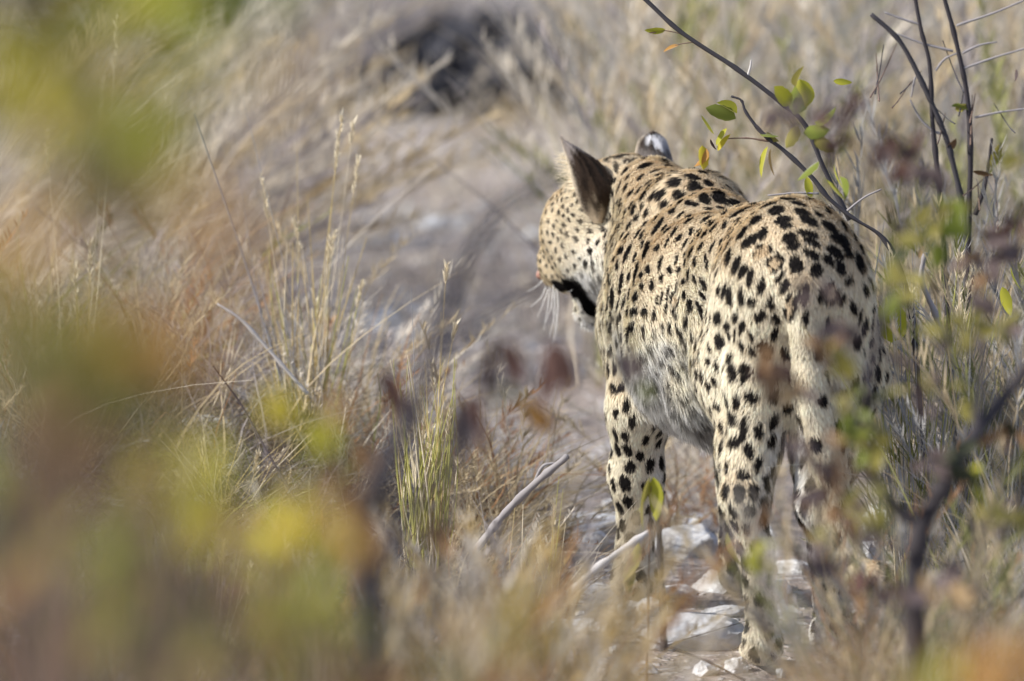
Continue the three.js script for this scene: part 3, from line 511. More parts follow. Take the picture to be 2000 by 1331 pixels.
// ---------------------------------------------------------------- dry grass
let triangles = 0;
const strawMaterial = new THREE.MeshPhysicalMaterial({ color: 0xffffff, vertexColors: true, roughness: 1, specularIntensity: 0.4, side: THREE.DoubleSide, transmission: 0.35, thickness: 0 }); strawMaterial.name = 'straw';
function strip(points, widths, side) {                                   // a narrow folded blade
  const pos = [], idx = [], n = points.length;
  for (let i = 0; i < n; i++) { const p = points[i], w = widths[i]; pos.push(p.x - side.x * w, p.y, p.z - side.z * w, p.x + side.x * w, p.y, p.z + side.z * w); if (i) { const a = (i - 1) * 2; idx.push(a, a + 1, a + 2, a + 1, a + 3, a + 2); } }
  const g = new THREE.BufferGeometry(); g.setAttribute('position', new THREE.Float32BufferAttribute(pos, 3)); g.setIndex(idx); g.computeVertexNormals(); return g;
}
const bladeShapes = [], plumeShapes = [];
{
  const rnd = rngOf(21);
  for (let v = 0; v < 7; v++) {                                          // one metre tall, bent
    const bend = 0.1 + 0.55 * rnd() * rnd(), kink = rnd() < 0.3 ? 0.5 + 0.3 * rnd() : 2, pts = [], ws = [], w = 0.0032 + 0.0022 * rnd(), a = rnd() * Math.PI;
    for (let i = 0; i <= 7; i++) { const t = i / 7, over = Math.max(0, t - kink); pts.push(V(bend * t * t + over * 0.9, t - 0.25 * bend * t * t - over * over * 1.6, 0.03 * Math.sin(t * 5 + v))); ws.push(w * (1 - 0.85 * t)); }
    bladeShapes.push(strip(pts, ws, V(Math.cos(a), 0, Math.sin(a))));
  }
  for (let v = 0; v < 5; v++) {                                          // a stalk with an open seed head
    const bend = 0.15 + 0.3 * rnd(), at0 = (t) => V(bend * t * t * 1.15, t - 0.15 * bend * t * t, 0.02 * Math.sin(t * 4)), gs = [strip([0, 0.2, 0.4, 0.6, 0.8, 1].map(at0), [0.0018, 0.0018, 0.0016, 0.0014, 0.001, 0.0006], V(1, 0, 0))];
    for (let i = 0; i < 34; i++) {
      const t = 0.68 + 0.31 * rnd(), p = at0(t), L = 0.05 * (1.25 - t) / 0.4 * (0.6 + rnd()), a = rnd() * 6.28, q = p.clone().add(V(0.4 * L * Math.cos(a) + 0.25 * L, L, 0.4 * L * Math.sin(a))), m = p.clone().lerp(q, 0.5); m.y -= L * 0.05;
      gs.push(strip([p, m, q], [0.0007, 0.0023, 0.0004], V(Math.cos(a + 1.5), 0, Math.sin(a + 1.5))));
    }
    plumeShapes.push(mergeGeometries(gs));
  }
}
const HUES = { straw: [0.445, 0.360, 0.232], pale: [0.546, 0.488, 0.404], mauve: [0.32, 0.283, 0.268], grey: [0.325, 0.312, 0.295], olive: [0.226, 0.225, 0.080], green: [0.187, 0.225, 0.060], rust: [0.335, 0.186, 0.092], gold: [0.437, 0.310, 0.120], dark: [0.117, 0.097, 0.080] };
function grass(name, label, seed, areas) {
  const rnd = rngOf(seed), lists = new Map(), q = new THREE.Quaternion(), e = new THREE.Euler(), s = V(1, 1, 1);
  const put = (shape, m, c) => { if (!lists.has(shape)) lists.set(shape, []); lists.get(shape).push([m, c]); };
  for (const A of areas) {
    const hues = Object.entries(A.hues), sum = hues.reduce((a, h) => a + h[1], 0);
    const clumps = []; for (let i = 0; i < (A.clumps ?? Math.ceil(A.n / 28)); i++) { let r = rnd() * sum, k = 0; while ((r -= hues[k][1]) > 0 && k < hues.length - 1) k++; clumps.push([lerp(A.px[0], A.px[1], rnd()), lerp(A.z[0], A.z[1], rnd()), hues[k][0], rnd(), 0.75 + 0.5 * rnd(), (rnd() - 0.5) * 0.5]); }
    for (let i = 0; i < A.n; i++) {
      const c = clumps[Math.floor(rnd() * clumps.length)], spread = A.spread ?? 0.05, z = c[1] + (rnd() + rnd() - 1) * spread, f = foot(c[0], c[1], terrain(foot(c[0], c[1], 0).x, c[1])), x = f.x + (rnd() + rnd() - 1) * spread;
      if (A.not && A.not(x, z, pixelOf(V(x, terrain(x, z), z)))) continue;
      const y = terrain(x, z) - 0.01; let H = lerp(A.h[0], A.h[1], rnd()) * c[4];
      if (A.top) { const top = lerp(A.top[0], A.top[1], rnd() * 0.7 + c[3] * 0.3); H = at(1000, top, z).y - y; if (H < 0.05) continue; }
      const lean = (A.lean ?? 0) + c[5] * 0.4 + (rnd() - 0.5) * (A.splay ?? 0.7), tip = (rnd() - 0.5) * (A.splay ?? 0.7);
      e.set(tip, 0, -lean, 'XYZ'); q.setFromEuler(e); const turn = new THREE.Quaternion().setFromAxisAngle(V(0, 1, 0), A.wind ? (rnd() - 0.5) * 1.6 : rnd() * 6.283); q.multiply(turn);
      const plume = rnd() < (A.plume ?? 0.1), shape = plume ? plumeShapes[Math.floor(rnd() * 5)] : bladeShapes[Math.floor(rnd() * 7)], wide = A.wide ?? 1; H *= plume ? 1.15 : 1; s.set(H * wide * (0.5 / H + 0.5) , H, H * wide * (0.5 / H + 0.5));
      const hue = HUES[rnd() < 0.8 ? c[2] : hues[Math.floor(rnd() * hues.length)][0]], t = (0.72 + 0.5 * rnd()) * (A.tone ?? 1);
      put(shape, new THREE.Matrix4().compose(V(x, y, z), q, s), new THREE.Color(Math.min(0.9, hue[0] * t), Math.min(0.9, hue[1] * t), Math.min(0.9, hue[2] * t)));
    }
  }
  const o = thing(name, label, 'grass', V(0, 0, 0)); o.userData.kind = 'stuff';
  let nv = 0, ni = 0; for (const [shape, list] of lists) { nv += shape.attributes.position.count * list.length; ni += shape.index.count * list.length; }
  const pos = new Float32Array(nv * 3), col = new Float32Array(nv * 3), idx = new Uint32Array(ni), v = V(0, 0, 0); let at0 = 0, ai = 0;
  for (const [shape, list] of lists) for (const [m, c] of list) {
    const p = shape.attributes.position, x = shape.index.array;
    for (let i = 0; i < x.length; i++) idx[ai++] = at0 + x[i];
    for (let i = 0; i < p.count; i++) { v.fromBufferAttribute(p, i).applyMatrix4(m).toArray(pos, (at0 + i) * 3); col[(at0 + i) * 3] = c.r; col[(at0 + i) * 3 + 1] = c.g; col[(at0 + i) * 3 + 2] = c.b; }
    at0 += p.count;
  }
  const g = new THREE.BufferGeometry(); g.setAttribute('position', new THREE.BufferAttribute(pos, 3)); g.setAttribute('color', new THREE.BufferAttribute(col, 3)); g.setIndex(new THREE.BufferAttribute(idx, 1)); g.computeVertexNormals();
  part('blades', g, strawMaterial, o).userData.kind = 'stuff'; triangles += ni / 3;
}
const underBody = (x, z) => z > -1.05 && z < 0.45 && Math.abs(x - (0.38 + z * 0.25)) < 0.24;
grass('dry_grass', 'tall straw and mauve grass filling the blurred background', 31, [
  { px: [-150, 2150], z: [-6.6, -12], h: [0.3, 0.55], n: 5200, hues: { straw: 3, pale: 4, mauve: 4, grey: 2 }, lean: 0.1, plume: 0.3, wide: 1.5, spread: 0.09, tone: 1.05, not: (x, z, p) => p[0] > 670 && p[0] < 1130 && z > -9.7 },
  { px: [1190, 2100], z: [-2.2, -6.6], h: [0.32, 0.58], n: 4200, hues: { straw: 4, pale: 4, grey: 2, olive: 1, mauve: 1 }, lean: 0.03, plume: 0.25, splay: 0.4, wide: 1.2, spread: 0.08, tone: 1.2 },
  { px: [1250, 1480], z: [-1.0, -2.0], h: [0.06, 0.22], n: 260, hues: { straw: 4, pale: 2, rust: 1 }, splay: 0.8 },
]);
grass('dry_grass', 'pale plumed grass leaning to the right behind the bank at left', 32, [
  { px: [-120, 400], z: [-2.6, -5.2], h: [0.28, 0.5], n: 1000, tone: 1.2, hues: { pale: 5, straw: 3, mauve: 4 }, lean: 0.34, plume: 0.45, wind: 1, splay: 0.4, wide: 1.2, spread: 0.09 },
  { px: [560, 1080], z: [-4.2, -5.6], h: [0.2, 0.36], n: 26, clumps: 9, tone: 1.25, hues: { pale: 4, straw: 2 }, lean: 0.3, plume: 0.8, wind: 1, splay: 0.4, wide: 1.4, spread: 0.06, clumps: 12 },
  { px: [620, 1120], z: [-1.6, -5.6], h: [0.03, 0.13], n: 1400, tone: 1.35, hues: { pale: 3, mauve: 3, grey: 2 }, lean: 0.2, splay: 1 },
]);
grass('dry_grass', 'low grey green grass on the bank at left', 33, [
  { px: [-80, 560], z: [-0.1, -1.3], h: [0.03, 0.11], n: 3600, hues: { grey: 3, olive: 3, dark: 4, straw: 1 }, splay: 0.9, plume: 0.02, spread: 0.07 },
  { px: [-80, 760], z: [-0.7, -1.7], h: [0.1, 0.28], n: 1150, tone: 1.2, hues: { straw: 4, mauve: 2, rust: 1, olive: 1, pale: 2 }, splay: 0.7, plume: 0.1, spread: 0.06 },
  { px: [480, 1090], z: [-0.1, -1.2], h: [0.04, 0.14], n: 1300, hues: { straw: 3, rust: 2, mauve: 3, pale: 1, dark: 1 }, splay: 0.9, plume: 0.05, spread: 0.06 },
  { px: [840, 1060], z: [-0.6, -1.2], h: [0.12, 0.25], n: 360, hues: { straw: 3, rust: 1, pale: 2 }, lean: 0.35, splay: 0.5, plume: 0.05, spread: 0.06 },
]);
grass('dry_grass', 'straw coloured grass with grey stems right of the leopard', 34, [
  { px: [1740, 2080], z: [-1.2, 0.2], h: [0.2, 0.5], n: 900, hues: { straw: 3, pale: 3, grey: 3, olive: 2 }, splay: 0.7, plume: 0.2, spread: 0.06, not: underBody },
  { px: [1740, 2080], z: [0.0, 0.8], h: [0.08, 0.3], n: 700, hues: { straw: 3, pale: 1, grey: 3, olive: 2, dark: 2 }, splay: 0.9, plume: 0.1, spread: 0.06, not: underBody },
]);
grass('dry_grass', 'blurred rust and straw grass low in the foreground', 35, [
  { px: [800, 1140], z: [0.6, 2.6], top: [1040, 1340], h: [1, 1], n: 800, hues: { straw: 4, rust: 2, gold: 3, pale: 1, mauve: 1 }, splay: 0.35, plume: 0.15, spread: 0.035 },
  { px: [1600, 1740], z: [2.0, 3.4], top: [1000, 1330], h: [1, 1], n: 50, hues: { straw: 3, mauve: 3, pale: 2 }, splay: 0.4, plume: 0.2, spread: 0.03 },
  { px: [1600, 2060], z: [0.8, 2.0], top: [880, 1320], h: [1, 1], n: 620, hues: { straw: 3, grey: 2, mauve: 3, olive: 3, dark: 4, rust: 1 }, splay: 0.4, plume: 0.15, spread: 0.035 },
  { px: [-60, 780], z: [0.8, 3.4], top: [940, 1340], h: [1, 1], n: 1100, hues: { straw: 1, mauve: 3, rust: 2, dark: 6, olive: 2 }, splay: 0.5, plume: 0.1 },
]);
console.log('grass triangles', triangles);
// ---- single tussocks with stalks that can be told apart
{
  const stalkM = (c) => { const m = new THREE.MeshPhysicalMaterial({ color: lin(...c), roughness: 1, side: THREE.DoubleSide, transmission: 0.2, thickness: 0 }); m.name = 'grass_stalk'; return m; };
  const M = { gold: stalkM([0.58, 0.45, 0.2]), lime: stalkM([0.46, 0.44, 0.11]), grey: stalkM([0.30, 0.29, 0.30]), pale: stalkM([0.72, 0.63, 0.46]), blue: stalkM([0.26, 0.27, 0.31]) };
  function tussock(label, base, rows, seed) {                            // rows: tip pixel x, y, z, radius mm, colour, seed head
    const rnd = rngOf(seed), o = thing('grass_tussock', label, 'grass tussock', base), by = new Map(), heads = [];
    for (const [px, py, z, r, c, head, side = 0] of rows) {
      const tip = at(px, py, z).sub(base), foot0 = V((rnd() - 0.5) * 0.05, 0, (rnd() - 0.5) * 0.05), mid = foot0.clone().lerp(tip, 0.5); mid.x += side * 0.01 + (rnd() - 0.5) * 0.02;
      const g = stemGeometry([foot0, mid, tip], [r / 1000, r / 1400, r / 3000], 5, seed + px, 0.05); if (!by.has(c)) by.set(c, []); by.get(c).push(g);
      if (head) { const own = [], dir = tip.clone().sub(mid).normalize(); for (let i = 0; i < 46; i++) { const t = rnd(), p = tip.clone().addScaledVector(dir, -0.055 * head * t), a = rnd() * 6.28, L = 0.005 + 0.007 * rnd(); const q = p.clone().addScaledVector(dir, L * 1.2).add(V(Math.cos(a) * L * 0.55, 0, Math.sin(a) * L * 0.55)); own.push(strip([p, p.clone().lerp(q, 0.5), q], [0.0004, 0.0015, 0.0002], V(Math.cos(a + 1.2), 0, Math.sin(a + 1.2)))); } heads.push(mergeGeometries(own)); }
    }
    for (const [c, gs] of by) part('stalks', mergeGeometries(gs), M[c], o);
    for (const h of heads) part('seed_head', h, M.pale, o);
    return o;
  }
  const G = (px, z) => { const x = foot(px, z, 0).x; return foot(px, z, terrain(x, z) - 0.01); }, r0 = rngOf(88);
  const fan = (px, z, n, x0, x1, y0, y1, hues, r = 1.3) => { const out = []; for (let i = 0; i < n; i++) out.push([lerp(x0, x1, r0()), lerp(y0, y1, r0()), z + (r0() - 0.5) * 0.12, r * (0.6 + 0.6 * r0()), hues[Math.floor(r0() * hues.length)], r0() < 0.12 ? 0.7 : 0, r0() * 2 - 1]); return out; };
  tussock('tall gold tussock with long dark stalks crossing, left of the clearing', G(600, -0.95), [[378, 222, -0.95, 2.6, 'blue', 0], [475, 195, -1.0, 1.1, 'grey', 0], [465, 330, -0.95, 1.1, 'grey', 0], [667, 228, -0.9, 1.1, 'gold', 1.2], [660, 265, -0.95, 0.9, 'gold', 1.0], [580, 290, -0.95, 1.0, 'gold', 0], [510, 340, -0.9, 1.0, 'pale', 1.3], [575, 425, -0.95, 1.0, 'gold', 1], [700, 310, -1.0, 0.8, 'gold', 1], [690, 240, -1.05, 0.7, 'pale', 0.6], [640, 470, -0.9, 1.2, 'gold', 0], [600, 380, -0.95, 1.1, 'gold', 0], ...fan(600, -0.95, 60, 500, 720, 440, 700, ['gold', 'lime', 'gold', 'pale', 'grey'])], 301);
  tussock('clump of upright yellow green stems in front of the brown leaves', G(830, -0.5), [[872, 520, -0.5, 1.0, 'gold', 0.5], [888, 640, -0.5, 1.0, 'gold', 0.4], [803, 560, -0.5, 1.0, 'grey', 0], [862, 610, -0.52, 1.0, 'gold', 0], ...fan(830, -0.5, 70, 760, 900, 690, 880, ['lime', 'lime', 'gold', 'lime', 'pale'], 1.5)], 302);
  tussock('two pale seed heads on thin stems at far left', G(150, -0.75), [[176, 462, -0.75, 1.1, 'gold', 1.4], [146, 525, -0.75, 1.1, 'gold', 1.3], [150, 578, -0.75, 1.2, 'lime', 0], [228, 35, -1.1, 1.0, 'pale', 1.6], [200, 155, -1.1, 0.9, 'pale', 1.6], [90, 255, -1.0, 0.9, 'pale', 1.2], ...fan(150, -0.75, 60, 20, 340, 600, 900, ['lime', 'gold', 'pale'])], 303);
  tussock('thin greenish stems beside the broken stick', G(1050, -0.25), [[1092, 930, -0.25, 1.2, 'lime', 0], [1100, 955, -0.25, 1.2, 'lime', 0], [1086, 1068, -0.2, 1.4, 'gold', 0], ...fan(1050, -0.25, 14, 1000, 1110, 980, 1100, ['gold', 'lime', 'pale'])], 304);
  tussock('pale gold seed heads right of the rump', G(1790, -0.2), [[1742, 490, -0.2, 1.5, 'pale', 2.2], [1735, 560, -0.2, 1.0, 'pale', 1.2], [1746, 580, -0.25, 1.1, 'pale', 1.4], [1883, 500, -0.2, 1.2, 'pale', 1.6], [1900, 510, -0.2, 1.2, 'pale', 1.6], [1790, 430, -0.4, 0.8, 'grey', 0], ...fan(1790, -0.2, 40, 1700, 2000, 480, 760, ['pale', 'gold', 'grey', 'pale', 'lime'])], 305);
  tussock('bent dry stems over the pale stones at left', G(430, -0.55), [...fan(430, -0.55, 30, 300, 620, 800, 960, ['pale', 'gold', 'gold'])], 306);
  tussock('long pale straw lying against the thin twig at left', G(410, -0.85), [[476, 660, -0.85, 1.6, 'pale', 0], [460, 640, -0.85, 1.2, 'pale', 0]], 307);
  tussock('short dark tufts low among the foreground leaves', G(420, 0.05), [...fan(420, 0.05, 60, 300, 560, 1030, 1260, ['grey', 'lime', 'pale', 'grey'], 1.6)], 308);
}
// ---------------------------------------------------------------- shrubs, twigs
const leafShapes = [0, 1, 2, 3].map((v) => {
  const n = 8, pos = [], idx = [], round = v % 2 ? 0.62 : 0.36, cup = 0.12 + 0.08 * v, bend = [-0.25, 0.2, 0.35, -0.1][v];
  for (let i = 0; i <= n; i++) { const t = i / n, w = round * 0.5 * Math.pow(Math.sin(Math.PI * Math.pow(t, 0.8)), 0.75) * (1 + 0.07 * Math.sin(t * 25 + v) + 0.12 * noise(t * 6, v * 3.7, 2)), y = t, z = bend * t * t; pos.push(-w, y, z + w * cup * 2, -w * 0.5, y, z + w * cup * 0.6, 0, y, z, w * 0.5, y, z + w * cup * 0.6, w, y, z + w * cup * 2); if (i) for (let k = 0; k < 4; k++) { const a = (i - 1) * 5 + k; idx.push(a, a + 1, a + 5, a + 1, a + 6, a + 5); } }
  const g = new THREE.BufferGeometry(); g.setAttribute('position', new THREE.Float32BufferAttribute(pos, 3)); g.setIndex(idx); g.computeVertexNormals(); return g;
});
const TINTS = { green: [0.20, 0.235, 0.035], bright: [0.40, 0.385, 0.035], yellow: [0.62, 0.52, 0.05], olive: [0.27, 0.235, 0.055], orange: [0.46, 0.245, 0.065], tan: [0.42, 0.285, 0.14], brown: [0.18, 0.105, 0.052], dark: [0.05, 0.054, 0.03], maroon: [0.075, 0.04, 0.033], purple: [0.105, 0.078, 0.076] };
TINTS.shade = [0.075, 0.075, 0.088];  // bluish dark tint: shade put into the leaf colour of the added bushes
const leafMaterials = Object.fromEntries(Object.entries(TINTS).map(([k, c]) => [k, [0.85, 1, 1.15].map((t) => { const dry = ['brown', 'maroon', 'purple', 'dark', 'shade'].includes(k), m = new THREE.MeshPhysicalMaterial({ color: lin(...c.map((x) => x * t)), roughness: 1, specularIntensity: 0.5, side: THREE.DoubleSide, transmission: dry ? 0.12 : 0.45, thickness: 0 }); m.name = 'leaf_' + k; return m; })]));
const barkOf = (c) => { const m = new THREE.MeshPhysicalMaterial({ color: lin(...c), roughness: 0.9, specularIntensity: 0.3 }); m.name = 'bark'; return m; };
const BARK = { dark: barkOf([0.05, 0.044, 0.048]), grey: barkOf([0.27, 0.25, 0.25]), brown: barkOf([0.17, 0.115, 0.09]), pale: barkOf([0.52, 0.49, 0.47]), slate: barkOf([0.062, 0.057, 0.062]) };
let stemSeed = 0;
function shrub(name, label, category, px, z) { const x = foot(px, z, 0).x; return thing(name, label, category, foot(px, z, terrain(x, z) - 0.02)); }
function branch(o, pixels, r0, r1, bark, sides = 7, from) {             // pixels: x, y, z; from: starts at the foot of the shrub
  const pts = pixels.map((p) => at(...p).sub(o.position)); if (from) pts.unshift(V(0, 0, 0));
  return part('branch', stemGeometry(pts, [r0, (r0 + r1) / 2, r1], sides, ++stemSeed), BARK[bark], o);
}
const leafRandom = rngOf(4242);
function leaf(parent, base, p, dir, size, tint, shape, spin) {
  const rnd = leafRandom, o = shade(new THREE.Mesh(leafShapes[shape ?? Math.floor(rnd() * 4)], leafMaterials[tint][Math.floor(rnd() * 3)])); o.name = 'leaf';
  const up = dir.clone().normalize(), q = new THREE.Quaternion().setFromUnitVectors(V(0, 1, 0), up).multiply(new THREE.Quaternion().setFromAxisAngle(V(0, 1, 0), spin ?? rnd() * 6.283));
  o.quaternion.copy(q); o.position.copy(p).sub(base); o.scale.setScalar(size); parent.add(o); return o;
}
// a leafy sprig: a thin branch up from the foot to a place, with leaves round its end
function sprig(o, [px, py, n, spread, tint], z, size, bark = 'brown', r = 0.0035) {
  const rnd = leafRandom, zz = z + (rnd() - 0.5) * 0.5, end = at(px, py, zz).sub(o.position), mid = end.clone().multiplyScalar(0.55); mid.x += (rnd() - 0.5) * 0.06; mid.z += (rnd() - 0.5) * 0.1; mid.y *= 1.1;
  const b = part('branch', stemGeometry([V((rnd() - 0.5) * 0.05, 0, (rnd() - 0.5) * 0.05), mid, end], [r, r * 0.6, r * 0.3], 5, ++stemSeed), BARK[bark], o), metre = 0.00071 * EYE.distanceTo(at(px, py, zz)) / 16;
  for (let i = 0; i < Math.round(n * 1.2); i++) {
    const g = () => (rnd() + rnd() + rnd() - 1.5) * 1.25, p = end.clone().add(V(g() * spread * metre, g() * spread * metre, g() * 0.05)), tints = tint.split('/');
    leaf(b, V(0, 0, 0), p, V(rnd() - 0.5, (rnd() - 0.65) * 1.2, (rnd() - 0.5) * 0.7), size * (0.8 + 0.5 * rnd()), tints[Math.floor(rnd() * tints.length)]);
  }
}
// near shrubs, far out of focus
{
  let o = shrub('leafy_shrub', 'tall leafy shrub at the upper left, blurred green and yellow leaves', 'shrub', 130, 8.9);
  for (const c of [[110, 50, 7, 90, 'olive/bright/olive'], [230, 120, 8, 80, 'bright/olive/tan'], [330, 110, 3, 60, 'olive/bright'], [140, 230, 4, 70, 'olive/brown'], [300, 40, 5, 80, 'bright/olive'], [40, 100, 2, 30, 'yellow'], [30, 150, 2, 25, 'yellow/bright'], [75, 175, 4, 45, 'brown/dark'], [420, 50, 3, 60, 'dark/green'], [200, 260, 5, 90, 'olive/green'], [60, 260, 2, 60, 'brown/olive'], [290, 330, 3, 90, 'olive/brown'], [20, 20, 3, 50, 'dark/brown'], [560, 60, 2, 70, 'tan/brown'], [170, 380, 2, 90, 'olive']]) sprig(o, c, 8.7, 0.048);
  o = shrub('leafy_shrub', 'leafy shrub at mid left, blurred olive and orange leaves', 'shrub', 120, 9.2);
  for (const c of [[25, 470, 3, 60, 'orange/olive/brown'], [60, 570, 4, 70, 'orange/olive/brown'], [15, 640, 3, 60, 'orange/olive'], [130, 640, 5, 70, 'olive/green'], [235, 665, 7, 70, 'green/olive'], [120, 720, 5, 80, 'green/olive'], [345, 685, 4, 50, 'tan/orange'], [300, 620, 3, 60, 'olive'], [40, 800, 8, 80, 'brown/dark/olive'], [130, 850, 8, 90, 'brown/dark'], [270, 790, 3, 70, 'brown'], [435, 440, 3, 45, 'brown/orange'], [480, 480, 2, 50, 'olive'], [270, 520, 2, 90, 'brown/olive']]) sprig(o, c, 9.0, 0.044);
  o = shrub('leafy_shrub', 'leafy shrub at the lower left, blurred yellow green leaves', 'shrub', 200, 7.4);
  for (const c of [[330, 930, 7, 70, 'bright/yellow'], [405, 950, 5, 50, 'bright/yellow'], [250, 990, 5, 70, 'bright/olive'], [160, 1040, 6, 60, 'green/bright'], [200, 1130, 8, 60, 'green/bright'], [250, 1190, 6, 50, 'bright/green'], [45, 1040, 2, 20, 'yellow'], [75, 1060, 2, 14, 'yellow/orange'], [30, 960, 5, 60, 'dark/green'], [60, 1180, 9, 90, 'dark/brown/olive'], [150, 1290, 8, 90, 'brown/purple/dark'], [310, 1260, 7, 90, 'brown/dark/olive'], [340, 1110, 6, 70, 'dark/brown'], [20, 1290, 5, 60, 'dark/brown'], [110, 1230, 6, 80, 'dark/brown'], [250, 1310, 6, 80, 'dark/olive'], [370, 1190, 5, 60, 'dark/brown'], [20, 1120, 5, 60, 'dark/olive'], [410, 1300, 4, 80, 'dark/brown']]) sprig(o, c, 7.2, 0.042);
  o = shrub('leafy_shrub', 'shrub low left of centre, blurred orange and lime leaves', 'shrub', 600, 7.0);
  for (const c of [[545, 1065, 5, 50, 'orange/tan'], [600, 1010, 3, 40, 'orange/yellow'], [470, 1055, 4, 50, 'orange/tan'], [420, 1030, 2, 40, 'orange'], [590, 1150, 7, 50, 'bright/green'], [615, 1230, 8, 55, 'bright/olive'], [560, 1290, 4, 60, 'bright/olive'], [690, 1290, 4, 70, 'olive/brown'], [470, 1150, 4, 50, 'dark/brown'], [640, 1020, 2, 30, 'orange'], [500, 1200, 5, 50, 'dark/brown'], [450, 1280, 5, 60, 'dark/brown'], [640, 1090, 3, 40, 'dark/olive']]) sprig(o, c, 6.8, 0.038);
  for (const [px, py, t, s] of [[540, 815, 'yellow', 0.036], [520, 800, 'yellow', 0.034], [612, 862, 'bright', 0.036], [622, 850, 'yellow', 0.03], [645, 800, 'tan', 0.03]]) { const b = branch(o, [[px + 20, py + 160, 5.5], [px, py, 5.5]], 0.003, 0.001, 'brown', 5, true); leaf(b, o.position, at(px, py + 30, 5.5), V(0.1, 1, 0), s, t, 1); leaf(b, o.position, at(px + 8, py + 26, 5.5), V(0.3, 1, 0.1), s, t, 3); }
  o = shrub('leafy_shrub', 'low shrub at the bottom right, blurred orange leaves', 'shrub', 1850, 7.4);
  for (const c of [[1650, 1310, 6, 50, 'orange/tan'], [1740, 1295, 7, 50, 'tan/orange'], [1840, 1310, 6, 40, 'olive/bright'], [1940, 1280, 8, 50, 'orange/tan'], [1995, 1300, 7, 50, 'orange'], [1895, 1260, 2, 40, 'brown/orange'], [1560, 1325, 2, 40, 'tan/brown'], [1450, 1335, 2, 40, 'tan']]) sprig(o, c, 7.2, 0.034);
  o = shrub('leafy_shrub', 'low shrub at bottom centre, blurred olive and ochre leaves', 'shrub', 950, 6.4);
  for (const c of [[850, 1295, 4, 50, 'dark/olive'], [760, 1310, 3, 60, 'olive/brown'], [1015, 1190, 3, 50, 'yellow/tan'], [1045, 1285, 4, 50, 'olive/brown'], [950, 1310, 3, 60, 'tan/olive'], [1090, 1240, 2, 40, 'olive']]) sprig(o, c, 6.2, 0.034);
}
// the grey shrub with hanging brown leaves in front of the clearing
{
  const o = shrub('grey_shrub', 'grey stemmed shrub left of the leopard with curled maroon leaves', 'shrub', 735, 4.3);
  const b = branch(o, [[722, 1150, 4.30], [705, 1000, 4.30]], 0.0145, 0.0115, 'dark', 8, true);
  branch(o, [[705, 1010, 4.30], [755, 900, 4.30], [800, 820, 4.25], [845, 690, 4.20], [895, 550, 4.10], [960, 430, 4.10], [1080, 345, 4.00]], 0.0105, 0.0045, 'dark');
  branch(o, [[705, 1010, 4.30], [660, 900, 4.40], [630, 780, 4.50]], 0.006, 0.002, 'dark'); branch(o, [[722, 1130, 4.30], [800, 1000, 4.10], [880, 900, 4.00], [905, 800, 3.40]], 0.006, 0.002, 'dark');
  branch(o, [[845, 690, 4.20], [930, 640, 4.00], [985, 600, 3.40], [1060, 560, 3.40]], 0.004, 0.0015, 'dark');
  for (const [px, py, dx, dy, s, t] of [[742, 720, 0.5, -1, 0.05, 'maroon'], [755, 760, 0.6, -1, 0.045, 'maroon'], [965, 655, 0.15, -1, 0.068, 'maroon'], [980, 665, 0.1, -1, 0.06, 'purple'], [975, 735, 0.2, -1, 0.04, 'dark'], [1080, 665, -0.05, -1, 0.07, 'maroon'], [1092, 680, 0.1, -1, 0.055, 'maroon'], [895, 770, 0.25, -1, 0.055, 'maroon'], [905, 790, 0, -1, 0.06, 'purple'], [925, 760, -0.2, -1, 0.05, 'maroon'], [1022, 775, 0.5, -1, 0.042, 'orange'], [1040, 790, 0.35, -1, 0.04, 'brown'], [770, 790, 0.8, -0.6, 0.035, 'maroon'], [830, 1010, 0.2, -1, 0.06, 'brown'], [815, 960, -0.2, -1, 0.05, 'olive'], [1210, 680, 0.1, -1, 0.045, 'purple'], [1240, 740, 0.1, -1, 0.028, 'green'], [940, 830, -0.2, -1, 0.045, 'brown'], [690, 860, 0.3, -1, 0.05, 'brown']]) { leaf(b, o.position, at(px, py, 3.3), V(dx, dy, 0.15), s * 1.08, t, px % 2 ? 2 : 0, (px % 7) * 0.2 - 0.6); leaf(b, o.position, at(px + 14, py + 6, 3.3), V(dx + 0.35, dy, 0.1), s * 0.8, t, 2, (px % 5) * 0.25 - 0.3); }
}
